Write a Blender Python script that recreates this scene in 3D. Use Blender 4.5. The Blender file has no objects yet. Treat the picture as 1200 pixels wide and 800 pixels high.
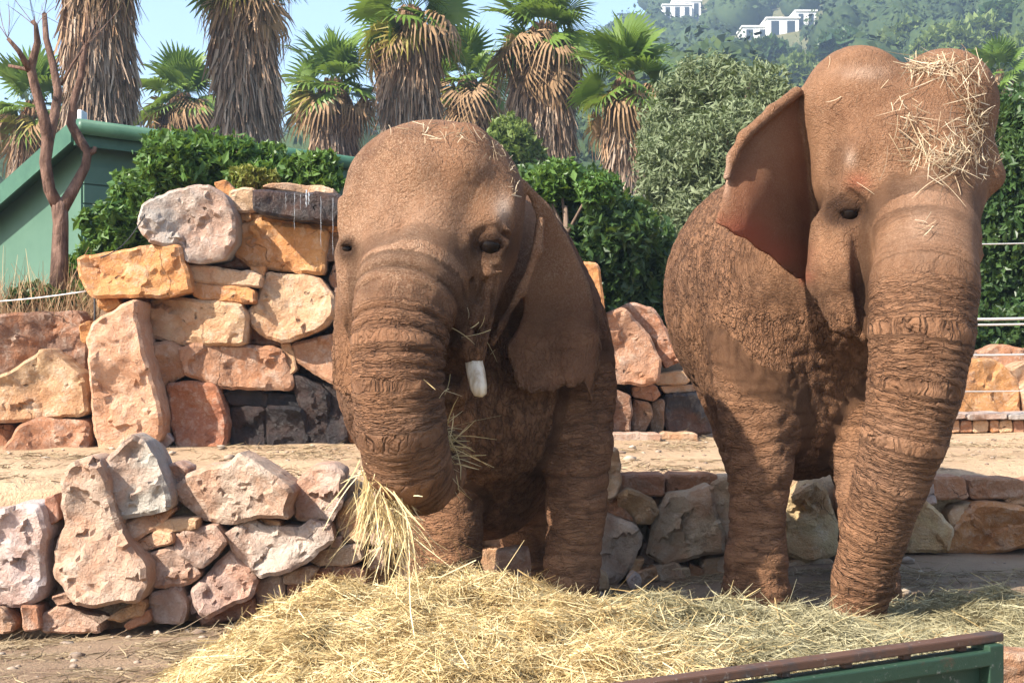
import bpy, bmesh, math, random
import numpy as np
from mathutils import Vector, Matrix

R = math.radians
sc = bpy.context.scene
# ---------------------------------------------------------------- camera
HC, F = 1.24, 1600.0            # camera height (m); focal length in pixels of the 1200 px wide photo
cam_d = bpy.data.cameras.new('camera')
cam_d.sensor_width = 36.0
cam_d.lens = F / 1200.0 * 36.0
cam_d.clip_start = 0.1
cam_d.clip_end = 6000.0
cam = bpy.data.objects.new('camera', cam_d)
sc.collection.objects.link(cam)
cam.location = (0, 0, HC)
cam.rotation_euler = (R(90), 0, 0)
sc.camera = cam
# ---------------------------------------------------------------- sky and sun
SUN_EL, SUN_AZ = 40.0, 37.0     # azimuth: degrees in front of straight left
sd = Vector((-math.cos(R(SUN_AZ)) * math.cos(R(SUN_EL)), -math.sin(R(SUN_AZ)) * math.cos(R(SUN_EL)), math.sin(R(SUN_EL))))
w = bpy.data.worlds.new('World'); sc.world = w; w.use_nodes = True
nt = w.node_tree
sky = nt.nodes.new('ShaderNodeTexSky'); sky.sky_type = 'NISHITA'; sky.sun_disc = False
sky.sun_elevation = R(SUN_EL)
sky.sun_rotation = math.atan2(sd.x, sd.y)
sky.altitude = 50; sky.air_density = 1.0; sky.dust_density = 1.6; sky.ozone_density = 1.5
bg = nt.nodes['Background']; bg.inputs['Strength'].default_value = 0.15
nt.links.new(sky.outputs['Color'], bg.inputs['Color'])
sl = bpy.data.lights.new('sun', 'SUN'); sl.energy = 5.0; sl.angle = R(0.6); sl.color = (1.0, 0.93, 0.82)
sun = bpy.data.objects.new('sun', sl); sc.collection.objects.link(sun)
sun.rotation_euler = (-sd).to_track_quat('-Z', 'Y').to_euler()
sun.location = sd * 30
sc.view_settings.view_transform = 'Standard'; sc.view_settings.look = 'None'
sc.view_settings.gamma = 1.0; sc.view_settings.exposure = 1.2
sc.view_settings.use_curve_mapping = False
sc.render.engine = 'CYCLES'
sc.cycles.use_denoising = True
sc.cycles.max_bounces = 7; sc.cycles.diffuse_bounces = 3; sc.cycles.glossy_bounces = 2
sc.cycles.transmission_bounces = 3; sc.cycles.transparent_max_bounces = 6; sc.cycles.volume_bounces = 0
sc.cycles.caustics_reflective = False; sc.cycles.caustics_refractive = False

# ---------------------------------------------------------------- helpers
rng = np.random.default_rng(7)
random.seed(7)

def P(px, py, Y):
    return np.array([(px - 600.0) / F * Y, Y, HC - (py - 400.0) / F * Y])

def link(name, me, mat=None, parent=None, label=None, cat=None, group=None, kind=None):
    o = bpy.data.objects.new(name, me)
    sc.collection.objects.link(o)
    if mat is not None and me is not None and len(me.materials) == 0:
        me.materials.append(mat)
    if parent is not None:
        o.parent = parent
        o.matrix_parent_inverse = Matrix.Translation(-Vector(parent.location))
    if label: o['label'] = label
    if cat: o['category'] = cat
    if group: o['group'] = group
    if kind: o['kind'] = kind
    return o

def empty(name, loc, label=None, cat=None, group=None):
    o = bpy.data.objects.new(name, None)
    sc.collection.objects.link(o)
    o.location = Vector([float(c) for c in loc]); o.empty_display_size = 0.1
    if label: o['label'] = label
    if cat: o['category'] = cat
    if group: o['group'] = group
    return o

def npmesh(name, verts, faces, smooth=True):
    """verts (n,3), faces (m,k) with constant k -> mesh, fast"""
    verts = np.asarray(verts, dtype=np.float32); faces = np.asarray(faces, dtype=np.int32)
    me = bpy.data.meshes.new(name)
    m, k = faces.shape
    me.vertices.add(len(verts)); me.vertices.foreach_set('co', verts.ravel())
    me.loops.add(m * k); me.loops.foreach_set('vertex_index', faces.ravel())
    me.polygons.add(m)
    me.polygons.foreach_set('loop_start', np.arange(m, dtype=np.int32) * k)
    me.polygons.foreach_set('loop_total', np.full(m, k, dtype=np.int32))
    me.polygons.foreach_set('use_smooth', np.full(m, smooth))
    me.update(calc_edges=True)
    return me

def attr(me, name, data, dom='POINT'):
    data = np.asarray(data, dtype=np.float32)
    if data.ndim == 1:
        a = me.attributes.new(name, 'FLOAT', dom); a.data.foreach_set('value', data)
    else:
        a = me.attributes.new(name, 'FLOAT_VECTOR', dom); a.data.foreach_set('vector', data.ravel())

# gradient noise on numpy arrays
_perm = np.random.default_rng(3).permutation(256).astype(np.int32)
_perm = np.concatenate([_perm, _perm, _perm])
_grad = np.random.default_rng(4).normal(size=(256, 3)).astype(np.float32)
_grad /= np.linalg.norm(_grad, axis=1)[:, None]
def pn(p):
    p = np.asarray(p, dtype=np.float32)
    i = np.floor(p).astype(np.int32); f = p - i; i &= 255
    u = f * f * f * (f * (f * 6 - 15) + 10)
    out = 0
    for dx in (0, 1):
        for dy in (0, 1):
            for dz in (0, 1):
                h = _perm[_perm[_perm[(i[..., 0] + dx) & 255] + ((i[..., 1] + dy) & 255)] + ((i[..., 2] + dz) & 255)]
                g = _grad[h]
                d = g[..., 0] * (f[..., 0] - dx) + g[..., 1] * (f[..., 1] - dy) + g[..., 2] * (f[..., 2] - dz)
                wx = u[..., 0] if dx else 1 - u[..., 0]
                wy = u[..., 1] if dy else 1 - u[..., 1]
                wz = u[..., 2] if dz else 1 - u[..., 2]
                out = out + d * wx * wy * wz
    return out * 1.5
def fbm(p, o=4):
    s = 0; a = 1.0
    p = np.asarray(p, dtype=np.float32)
    for k in range(o):
        s = s + a * pn(p * (2.03 ** k) + 17.3 * k); a *= 0.5
    return s
def sstep(a, b, x):
    t = np.clip((np.asarray(x, dtype=float) - a) / (b - a), 0, 1)
    return t * t * (3 - 2 * t)

def tube_mesh(name, pts, rad, seg=8, cap=True, jit=0.0):
    """tapered tube along a polyline"""
    pts = np.array(pts, dtype=float); n = len(pts)
    rad = np.broadcast_to(np.asarray(rad, dtype=float), (n,))
    t = np.gradient(pts, axis=0); t /= np.linalg.norm(t, axis=1)[:, None] + 1e-9
    up = np.array([0.31, 0.2, 0.93]); up /= np.linalg.norm(up)
    if abs(np.dot(t[0], up)) > 0.9: up = np.array([1.0, 0.1, 0])
    vs = []
    for k in range(n):
        a = np.cross(t[k], up); a /= np.linalg.norm(a) + 1e-9
        b = np.cross(t[k], a); up = np.cross(a, t[k]) if abs(np.dot(t[k], up)) < 0.99 else up
        for j in range(seg):
            th = 2 * math.pi * j / seg
            rr = rad[k] * (1 + jit * math.sin(j * 2.3 + k * 1.7) )
            vs.append(pts[k] + rr * (math.cos(th) * a + math.sin(th) * b))
    fs = []
    for k in range(n - 1):
        for j in range(seg):
            j2 = (j + 1) % seg
            fs.append((k * seg + j, k * seg + j2, (k + 1) * seg + j2, (k + 1) * seg + j))
    me = bpy.data.meshes.new(name)
    if cap:
        fs.append(tuple(range(seg))[::-1]); fs.append(tuple((n - 1) * seg + j for j in range(seg)))
    me.from_pydata([tuple(v) for v in vs], [], fs)
    me.polygons.foreach_set('use_smooth', [True] * len(fs))
    me.update()
    return me

def box_mesh(name, lo, hi, bev=0.0):
    bm = bmesh.new()
    bmesh.ops.create_cube(bm, size=1)
    lo = Vector(lo); hi = Vector(hi)
    for v in bm.verts:
        v.co = Vector(((v.co.x + .5) * (hi.x - lo.x) + lo.x, (v.co.y + .5) * (hi.y - lo.y) + lo.y, (v.co.z + .5) * (hi.z - lo.z) + lo.z))
    if bev:
        bmesh.ops.bevel(bm, geom=bm.edges[:], offset=bev, segments=2, affect='EDGES', profile=0.6)
    me = bpy.data.meshes.new(name); bm.to_mesh(me); bm.free()
    return me

# ---------------------------------------------------------------- node helper
class NT:
    def __init__(s, name):
        s.m = bpy.data.materials.new(name); s.m.use_nodes = True
        s.t = s.m.node_tree; s.bsdf = s.t.nodes['Principled BSDF']; s.out = s.t.nodes['Material Output']
    def n(s, typ, **kw):
        nd = s.t.nodes.new('ShaderNode' + typ)
        for k, v in kw.items():
            if k.startswith('i_'):
                key = k[2:]
                key = int(key) if key.isdigit() else key.replace('_', ' ')
                s.set(nd.inputs[key], v)
            else: setattr(nd, k, v)
        return nd
    def set(s, inp, v):
        if isinstance(v, bpy.types.NodeSocket): s.t.links.new(v, inp)
        elif isinstance(v, bpy.types.Node): s.t.links.new(v.outputs[0], inp)
        else:
            if isinstance(v, (tuple, list)) and len(v) == 3 and inp.type == 'RGBA': v = (*v, 1)
            inp.default_value = v
    def pos(s, scale=(1, 1, 1), src='Object', rot=(0, 0, 0)):
        if src == 'Position': c = s.n('NewGeometry').outputs['Position']
        else: c = s.n('TexCoord').outputs[src]
        mp = s.n('Mapping', i_Vector=c); mp.inputs['Scale'].default_value = scale; mp.inputs['Rotation'].default_value = rot
        return mp.outputs[0]
    def noise(s, vec, scale, detail=4, rough=0.55, dist=0.0):
        return s.n('TexNoise', i_Vector=vec, i_Scale=scale, i_Detail=detail, i_Roughness=rough, i_Distortion=dist).outputs[0]
    def vor(s, vec, scale, feat='DISTANCE_TO_EDGE', rnd=1.0):
        return s.n('TexVoronoi', feature=feat, i_Vector=vec, i_Scale=scale, i_Randomness=rnd).outputs[0]
    def ramp(s, fac, stops):
        r = s.n('ValToRGB'); s.set(r.inputs[0], fac)
        el = r.color_ramp.elements
        while len(el) > 1: el.remove(el[-1])
        for i, (p, c) in enumerate(stops):
            e = el[0] if i == 0 else el.new(p)
            e.position = p
            c = (c, c, c) if isinstance(c, (int, float)) else c
            e.color = (*c, 1) if len(c) == 3 else c
        return r.outputs[0]
    def mix(s, fac, a, b, mode='MIX'):
        m = s.n('Mix', data_type='RGBA', blend_type=mode)
        s.set(m.inputs[0], fac); s.set(m.inputs[6], a); s.set(m.inputs[7], b)
        return m.outputs[2]
    def math(s, op, a, b=None, c=None, clamp=False):
        m = s.n('Math', operation=op, use_clamp=clamp); s.set(m.inputs[0], a)
        if b is not None: s.set(m.inputs[1], b)
        if c is not None: s.set(m.inputs[2], c)
        return m.outputs[0]
    def at(s, name, out='Fac'):
        return s.n('Attribute', attribute_name=name).outputs[out]
    def bump(s, h, strength, dist, normal=None):
        b = s.n('Bump', i_Height=h, i_Strength=strength, i_Distance=dist)
        if normal is not None: s.set(b.inputs['Normal'], normal)
        return b.outputs[0]
    def fin(s, col, rough=0.8, normal=None, spec=0.3):
        s.set(s.bsdf.inputs['Base Color'], col); s.set(s.bsdf.inputs['Roughness'], rough)
        s.bsdf.inputs['Specular IOR Level'].default_value = spec
        if normal is not None: s.set(s.bsdf.inputs['Normal'], normal)
        return s.m
def obj_rand(n):
    return n.n('ObjectInfo').outputs['Random']

# ---------------------------------------------------------------- ground heights
def ground_z(X, Y):
    X = np.asarray(X, float); Y = np.asarray(Y, float)
    return -0.25 * np.clip((2.2 - X) / 4, 0, 1.2) * np.clip((Y - 5) / 2, 0, 1.1) - 0.06 * np.clip((Y - 6.4) / 1.8, 0, 1)
# lower retaining wall foot line (px of the photo -> Y)
def wallY(px):
    return np.interp(px, [-300, 0, 450, 720, 1100, 1500], [6.9, 7.2, 7.6, 7.95, 8.35, 8.8])
def wallY_X(X):
    pxs = np.linspace(-300, 1500, 60); Ys = wallY(pxs)
    return np.interp(X, (pxs - 600) / F * Ys, Ys)
def terrace_z(X, Y):
    return np.interp(X, [-5, 0, 2.0, 4], [0.47, 0.47, 0.43, 0.42]) + 0 * np.asarray(Y, float)
def upwallY(px):
    return np.interp(px, [-300, 0, 400, 720, 850, 1000, 1110, 1500], [10.1, 10.1, 10.2, 11.0, 11.7, 13.0, 13.9, 14.4])
# ================================================================ elephants: one continuous body surface each
def surface_nets(f, o, h):
    s = f < 0
    nx, ny, nz = f.shape
    c = np.zeros((nx - 1, ny - 1, nz - 1), np.int8)
    for dx in (0, 1):
        for dy in (0, 1):
            for dz in (0, 1):
                c += s[dx:nx - 1 + dx, dy:ny - 1 + dy, dz:nz - 1 + dz]
    act = (c > 0) & (c < 8)
    idx = np.full(act.shape, -1, np.int64); ii = np.argwhere(act); idx[act] = np.arange(len(ii))
    acc = np.zeros((len(ii), 3)); cnt = np.zeros(len(ii))
    cor = [(dx, dy, dz) for dx in (0, 1) for dy in (0, 1) for dz in (0, 1)]
    val = {k: f[ii[:, 0] + k[0], ii[:, 1] + k[1], ii[:, 2] + k[2]] for k in cor}
    for a in cor:
        for ax in range(3):
            if a[ax]: continue
            b = list(a); b[ax] = 1; b = tuple(b)
            va, vb = val[a], val[b]
            m = (va < 0) != (vb < 0)
            t = np.where(m, va / np.where(m, va - vb, 1), 0)
            p = np.array(a, float)[None, :].repeat(len(ii), 0); p[:, ax] += t
            acc[m] += p[m]; cnt[m] += 1
    v = (ii + acc / cnt[:, None]) * h + o
    quads = []
    for ax in range(3):
        sl = [slice(1, None)] * 3; sl[ax] = slice(None)
        a0 = [slice(1, -1)] * 3; a1 = [slice(1, -1)] * 3
        a0[ax] = slice(0, -1); a1[ax] = slice(1, None)
        s0 = s[tuple(a0)]; s1 = s[tuple(a1)]
        for flip, mk in ((False, s0 & ~s1), (True, ~s0 & s1)):
            e = np.argwhere(mk)
            if len(e) == 0: continue
            g = e.copy()
            for q in range(3):
                if q != ax: g[:, q] += 1
            u, w_ = (ax + 1) % 3, (ax + 2) % 3
            def cell(du, dw):
                k = g.copy(); k[:, u] -= du; k[:, w_] -= dw
                return idx[k[:, 0], k[:, 1], k[:, 2]]
            q = np.stack([cell(1, 1), cell(0, 1), cell(0, 0), cell(1, 0)], 1)
            if flip: q = q[:, ::-1]
            quads.append(q)
    return v, np.concatenate(quads)

def vnormals(v, q):
    n = np.cross(v[q[:, 2]] - v[q[:, 0]], v[q[:, 3]] - v[q[:, 1]])
    out = np.zeros_like(v)
    for k in range(4):
        for ax in range(3): out[:, ax] += np.bincount(q[:, k], n[:, ax], len(v))
    return out / (np.linalg.norm(out, axis=1)[:, None] + 1e-12)

def vsmooth(v, q, it, lam):
    ea = np.concatenate([q[:, k] for k in range(4)]); eb = np.concatenate([q[:, (k + 1) % 4] for k in range(4)])
    deg = np.bincount(ea, minlength=len(v)) + np.bincount(eb, minlength=len(v))
    for k in range(it):
        s_ = np.stack([np.bincount(ea, v[eb, a], len(v)) + np.bincount(eb, v[ea, a], len(v)) for a in range(3)], 1) / deg[:, None]
        l = lam if k % 2 == 0 else -lam * 1.04
        v = v + l * (s_ - v)
    return v

def poly_sdf(px, py, poly):
    poly = np.array(poly, float); d = np.full(px.shape, 1e18); sgn = np.ones(px.shape)
    n = len(poly)
    for i in range(n):
        a = poly[i]; b = poly[i - 1]; e = b - a
        wx, wy = px - a[0], py - a[1]
        t = np.clip((wx * e[0] + wy * e[1]) / (e @ e), 0, 1)
        d = np.minimum(d, (wx - e[0] * t) ** 2 + (wy - e[1] * t) ** 2)
        c1 = py >= a[1]; c2 = py < b[1]; c3 = e[0] * wy > e[1] * wx
        fl = (c1 & c2 & c3) | (~c1 & ~c2 & ~c3)
        sgn = np.where(fl, -sgn, sgn)
    return sgn * np.sqrt(d)

class Field:
    def __init__(s, lo, hi, h):
        s.h = h; s.lo = np.array(lo, float)
        n = np.ceil((np.array(hi) - s.lo) / h).astype(int) + 1
        s.ax = [s.lo[k] + h * np.arange(n[k]) for k in range(3)]
        s.f = np.full(n, 0.5, np.float32)
    def box(s, a, b):
        sl = []
        for k in range(3):
            i0 = max(0, int((a[k] - s.lo[k]) / s.h)); i1 = min(s.f.shape[k], int((b[k] - s.lo[k]) / s.h) + 2)
            if i1 <= i0: return None, None
            sl.append(slice(i0, i1))
        g = np.meshgrid(*[s.ax[k][sl[k]].astype(np.float32) for k in range(3)], indexing='ij')
        return tuple(sl), np.stack(g, -1)
    def add(s, sl, d, k):
        f = s.f[sl]; hh = np.clip(k - np.abs(f - d), 0, None) / k
        s.f[sl] = np.minimum(f, d) - hh * hh * k * 0.25
    def sub(s, sl, d, k):
        f = s.f[sl]; d = -d; hh = np.clip(k - np.abs(f - d), 0, None) / k
        s.f[sl] = np.maximum(f, d) + hh * hh * k * 0.25
    def chain(s, pts, k=0.05, sub=False):
        """pts: (px, py, Y, radius px)"""
        w_ = [(P(a, b, Y), r / F * Y) for a, b, Y, r in pts]
        P0 = np.array([q[0] for q in w_]); R0 = np.array([q[1] for q in w_])
        mg = R0.max() + k + 0.04
        sl, g = s.box(P0.min(0) - mg, P0.max(0) + mg)
        if sl is None: return
        d = None
        if len(pts) == 1:
            d = np.linalg.norm(g - P0[0], axis=-1) - R0[0]
        for i in range(len(pts) - 1):
            a, b = P0[i], P0[i + 1]; e = b - a
            wv = g - a.astype(np.float32)
            t = np.clip((wv @ e.astype(np.float32)) / (e @ e), 0, 1)
            q = wv - t[..., None] * e.astype(np.float32)
            di = np.sqrt((q * q).sum(-1)) - (R0[i] + (R0[i + 1] - R0[i]) * t)
            if d is None: d = di
            else:
                kk = 0.03; hh = np.clip(kk - np.abs(d - di), 0, None) / kk
                d = np.minimum(d, di) - hh * hh * kk * 0.2
        (s.sub if sub else s.add)(sl, d, k)
    def ell(s, px, py, Y, rx, rz, ry, k=0.08, yaw=0.0, roll=0.0, sub=False):
        """rx, rz in px, ry (depth) in metres"""
        c = P(px, py, Y); r = np.array([rx / F * Y, ry, rz / F * Y])
        mg = r.max() + k + 0.04
        sl, g = s.box(c - mg, c + mg)
        if sl is None: return
        M = np.array((Matrix.Rotation(R(yaw), 3, 'Z') @ Matrix.Rotation(R(roll), 3, 'Y')).transposed(), dtype=np.float32)
        q = (g - c.astype(np.float32)) @ M.T
        r = r.astype(np.float32)
        k0 = np.sqrt(((q / r) ** 2).sum(-1)); k1 = np.sqrt(((q / (r * r)) ** 2).sum(-1))
        d = np.where(k1 > 1e-6, k0 * (k0 - 1) / np.maximum(k1, 1e-6), -r.min())
        (s.sub if sub else s.add)(sl, d, k)
    def ear(s, poly, yfun, th, k=0.05):
        pl = np.array(poly, float)
        ys = [yfun(a, b) for a, b in poly] + [yfun(pl[:, 0].mean(), pl[:, 1].mean())]
        y0, y1 = min(ys) - 0.15, max(ys) + 0.15
        c = np.array([P(a, b, Y) for a, b in poly for Y in (y0, y1)])
        sl, g = s.box(c.min(0) - 0.1, c.max(0) + 0.1)
        px = 600 + g[..., 0] / g[..., 1] * F; py = 400 + (HC - g[..., 2]) / g[..., 1] * F
        dp = poly_sdf(px, py, poly) / F * g[..., 1]
        e = 2.0
        Yf = yfun(px, py)
        gx = (yfun(px + e, py) - Yf) / e * F / g[..., 1]; gz = (yfun(px, py + e) - Yf) / e * F / g[..., 1]
        dd = np.abs(g[..., 1] - Yf) / np.sqrt(1 + gx * gx + gz * gz) - th
        a = np.maximum(dp + th, 0); b = np.maximum(dd + th, 0)
        d = np.minimum(np.maximum(dp + th, dd + th), 0) + np.sqrt(a * a + b * b) - th
        d = np.maximum(d, dp)
        s.add(sl, d, k)
    def cut_ground(s, sink=0.012):
        X, Y = np.meshgrid(s.ax[0], s.ax[1], indexing='ij')
        z = ground_z(X, Y) - sink
        s.f = np.maximum(s.f, (z[..., None] - s.ax[2][None, None, :]).astype(np.float32))

def chain_param(v, pts):
    """nearest arc-length parameter and relative distance of vertices to a px chain"""
    w_ = [(P(a, b, Y), r / F * Y) for a, b, Y, r in pts]
    best = np.full(len(v), 1e9); sp = np.zeros(len(v)); L = 0
    for i in range(len(w_) - 1):
        a, b = w_[i][0], w_[i + 1][0]; e = b - a; ln = np.linalg.norm(e)
        t = np.clip(((v - a) @ e) / (ln * ln), 0, 1)
        d = np.linalg.norm(v - a - t[:, None] * e, axis=1)
        rel = d / (w_[i][1] + (w_[i + 1][1] - w_[i][1]) * t)
        m = rel < best
        best = np.where(m, rel, best); sp = np.where(m, L + t * ln, sp); L += ln
    return sp, best

def ridge(n): return 1 - np.abs(n)

def build_body(name, fld, trunk, legs, ring_from, ring_amp, ring_wl, ears, flank=None, extra=None):
    v, q = surface_nets(fld.f, fld.lo, fld.h)
    v = vsmooth(v, q, 4, 0.5)
    n = vnormals(v, q)
    px = 600 + v[:, 0] / v[:, 1] * F; py = 400 + (HC - v[:, 2]) / v[:, 1] * F
    s_, rel = chain_param(v, trunk)
    tm = sstep(1.35, 1.1, rel) * sstep(ring_from - 0.12, ring_from + 0.12, s_)
    lm = np.zeros(len(v)); ls = np.zeros(len(v))
    for L in legs:
        a, b = chain_param(v, L); lm = np.maximum(lm, sstep(1.35, 1.1, b))
    em = np.zeros(len(v))
    for poly, yf in ears:
        dp = poly_sdf(px, py, poly) / F * v[:, 1]
        em = np.maximum(em, sstep(0.0, -0.03, dp) * sstep(0.07, 0.035, np.abs(v[:, 1] - yf(px, py))))
    # folds of the trunk: real relief
    side = pn(v * 7.0) * 0.018 + pn(v * 19.0) * 0.007
    ss = s_ + side
    wl = ring_wl(s_)
    ph = np.interp(ss, np.linspace(-.3, 3, 600), np.cumsum(1 / ring_wl(np.linspace(-.3, 3, 600))) * (3.3 / 599))
    g = ph - np.floor(ph); groove = np.exp(-((g - 0.5) / 0.16) ** 2)
    amp = ring_amp(s_) * (0.55 + 0.9 * np.clip(pn(v * 3.1 + 5) + 0.4, 0, 1))
    disp = -groove * amp * tm + 0.35 * amp * tm
    # skin folds elsewhere
    skin = (1 - tm) * (1 - 0.8 * em)
    sc_ = np.where(lm[:, None] > 0.4, np.array([[5.0, 5.0, 15.0]]), np.array([[13.0, 13.0, 6.5]]))
    bl = np.clip(lm, 0, 1)[:, None]
    c1 = np.array([[17.0, 14.0, 9.0]]) * v; c2 = np.array([[4.0, 4.0, 15.0]]) * v
    head = np.zeros(len(v)) if extra is None else extra(v, px, py)
    r1 = ridge(pn(c1 + 0.5 * pn(v * 4)[:, None])) ** 6; r2 = ridge(pn(c2 + 9)) ** 6
    rr = r1 * (1 - bl[:, 0]) + r2 * bl[:, 0]
    disp += -0.010 * rr * skin * (1 - 0.85 * head) + 0.004 * fbm(v * 3.5, 2) * skin * (1 - .5 * head)
    r3 = ridge(pn(v * np.array([[24.0, 24, 17]]) + 3)) ** 5
    disp += -0.0045 * r3 * skin * (1 - 0.6 * head)
    v = v + n * disp[:, None]
    me = npmesh(name, v, q)
    # anisotropic coordinate for the fine wrinkle bump
    wc = v * np.array([[1.15, 1.0, 0.62]])
    wl_ = v * np.array([[0.42, 0.42, 1.35]])
    wt = np.stack([v[:, 0] * 0.3, v[:, 1] * 0.3, s_ * 1.4], 1)
    hm_ = head[:, None]; wc = wc * (1 - hm_) + v * hm_
    wc = wc * (1 - bl) + wl_ * bl
    wc = wc * (1 - tm[:, None]) + wt * tm[:, None]
    attr(me, 'wc', wc); attr(me, 'em', em); attr(me, 'tm', tm); attr(me, 'hd', head); attr(me, 'lg', lm)
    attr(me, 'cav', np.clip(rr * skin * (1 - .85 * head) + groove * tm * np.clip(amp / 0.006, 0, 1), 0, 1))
    return me, v, px, py

def skin_mat(name, dark, mid, light, dust, grit=0.6, seed=0.0):
    t = NT(name)
    pos = t.n('TexCoord').outputs['Object']
    off = t.n('VectorMath', operation='ADD', i_0=pos, i_1=(seed, seed * 2, -seed)).outputs[0]
    wc = t.at('wc', 'Vector')
    wcd = t.n('VectorMath', operation='ADD', i_0=wc, i_1=t.n('VectorMath', operation='SCALE', i_0=t.n('TexNoise', i_Vector=off, i_Scale=9.0, i_Detail=2.0).outputs['Color'], i_Scale=0.035).outputs[0]).outputs[0]
    n1 = t.noise(off, 2.2, 5, 0.6)
    n2 = t.noise(off, 11.0, 5, 0.65)
    n3 = t.noise(off, 130.0, 4, 0.75)
    def crease(sc_, wdt, det=2.0):      # long winding creases: zero lines of a noise
        q_ = t.math('ABSOLUTE', t.math('SUBTRACT', t.noise(wcd, sc_, det, 0.5), 0.5))
        return q_, wdt
    crk, _w = crease(38.0, 0.03, 3.0); crk2, _w = crease(15.0, 0.02, 3.0); crk3 = t.vor(wcd, 105.0)
    lines = t.noise(t.n('VectorMath', operation='MULTIPLY', i_0=wcd, i_1=(14, 14, 70)).outputs[0], 1.0, 3, 0.6)
    col = t.mix(t.ramp(n1, [(0.32, 0), (0.66, 1)]), dark, mid)
    col = t.mix(t.math('MULTIPLY', t.ramp(n2, [(0.36, 0), (0.74, 1)]), 0.45), col, light)
    col = t.mix(t.ramp(t.noise(off, 1.6, 4, .6), [(.5, 0), (.66, .45)]), col, tuple(0.5 * c + 0.5 * g_ for c, g_ in zip(mid, (0.20, 0.135, 0.10))))
    # pale dry dust caught on the raised skin
    d = t.math('MULTIPLY', t.ramp(n3, [(0.45, 0), (0.68, 1)]), t.math('ADD', t.math('MULTIPLY', t.math('MULTIPLY', t.at('hd'), t.ramp(t.noise(off, 4.5, 3, .6), [(.36, 0.1), (.62, 1)])), grit), 0.16))
    col = t.mix(d, col, dust)
    fine = t.ramp(crk, [(0.0, 0), (0.055, 1)])
    fine3 = t.ramp(crk3, [(0.0, 0), (0.16, 1)])
    mid2 = t.ramp(crk2, [(0.0, 0), (0.035, 1)])
    amt = t.math('SUBTRACT', 1.0, t.math('MULTIPLY', t.at('em'), 0.6))
    amt = t.math('MULTIPLY', amt, t.math('SUBTRACT', 1.0, t.math('MULTIPLY', t.at('lg'), 0.42)))
    amt = t.math('MULTIPLY', amt, t.math('SUBTRACT', 1.0, t.math('MULTIPLY', t.at('hd'), 0.64)))
    amt = t.math('MULTIPLY', amt, t.ramp(t.noise(off, 3.3, 2), [(0.3, 0.35), (0.6, 1)]))
    h = t.math('ADD', t.math('MULTIPLY', fine, 0.8), t.math('MULTIPLY', mid2, 0.95))
    h = t.math('ADD', h, t.math('MULTIPLY', fine3, 0.22))
    h = t.math('MULTIPLY', h, amt)
    h = t.math('ADD', h, t.math('MULTIPLY', t.math('MULTIPLY', lines, t.at('tm')), 0.9))
    h = t.math('ADD', h, t.math('MULTIPLY', n3, t.math('ADD', 0.3, t.math('MULTIPLY', t.at('hd'), 0.8))))
    crackc = t.math('MULTIPLY', t.math('SUBTRACT', 1.0, t.math('MULTIPLY', fine, t.math('ADD', t.math('MULTIPLY', mid2, 0.6), 0.4))), amt)
    col = t.mix(t.math('MULTIPLY', crackc, 0.52), col, tuple(c * 0.35 for c in dark))
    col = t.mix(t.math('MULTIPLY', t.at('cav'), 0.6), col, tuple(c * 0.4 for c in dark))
    col = t.mix(t.math('MULTIPLY', t.at('pale'), t.ramp(n2, [(.3, .25), (.62, 1)])), col, (0.56, 0.41, 0.31))
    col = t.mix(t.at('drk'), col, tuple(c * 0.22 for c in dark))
    col = t.mix(t.at('pink'), col, (0.34, 0.10, 0.055))
    nrm = t.bump(h, 0.9, t.math('SUBTRACT', 0.024, t.math('MULTIPLY', t.at('hd'), 0.010)))
    t.fin(col, t.ramp(n3, [(0.3, 0.78), (0.7, 0.95)]), nrm, 0.18)
    tr = t.n('BsdfTranslucent', i_Color=(0.5, 0.11, 0.04), i_Normal=nrm)
    ms = t.n('MixShader', i_0=t.math('MULTIPLY', t.at('em'), 0.22), i_1=t.bsdf.outputs[0], i_2=tr.outputs[0])
    t.t.links.new(ms.outputs[0], t.out.inputs['Surface'])
    return t.m

def eye_mat():
    t = NT('eye_wet'); return t.fin((0.008, 0.005, 0.004), 0.08, None, 0.12)
EYE = eye_mat()
def eye_obj(parent, px, py, Y, rpx):
    bm = bmesh.new(); bmesh.ops.create_uvsphere(bm, u_segments=20, v_segments=14, radius=rpx / F * Y)
    me = bpy.data.meshes.new('eye'); bm.to_mesh(me); bm.free()
    me.polygons.foreach_set('use_smooth', [True] * len(me.polygons))
    me.transform(Matrix.Translation(Vector(P(px, py, Y))))
    return link('eye', me, EYE, parent)

def surf_Y(fld, px, py, y0=4.6, y1=7.5):
    """depth where a ray of the photo meets the body (places eyes, straws and the like on the skin)"""
    Y = np.arange(y0, y1, 0.006)
    X = (px - 600) / F * Y; Z = HC - (py - 400) / F * Y
    i = np.round((X - fld.lo[0]) / fld.h).astype(int); j = np.round((Y - fld.lo[1]) / fld.h).astype(int); k = np.round((Z - fld.lo[2]) / fld.h).astype(int)
    ok = (i >= 0) & (j >= 0) & (k >= 0) & (i < fld.f.shape[0]) & (j < fld.f.shape[1]) & (k < fld.f.shape[2])
    val = np.where(ok, fld.f[np.clip(i, 0, fld.f.shape[0] - 1), np.clip(j, 0, fld.f.shape[1] - 1), np.clip(k, 0, fld.f.shape[2] - 1)], 1)
    w_ = np.where(val < 0)[0]
    return Y[w_[0]] if len(w_) else None

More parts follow.
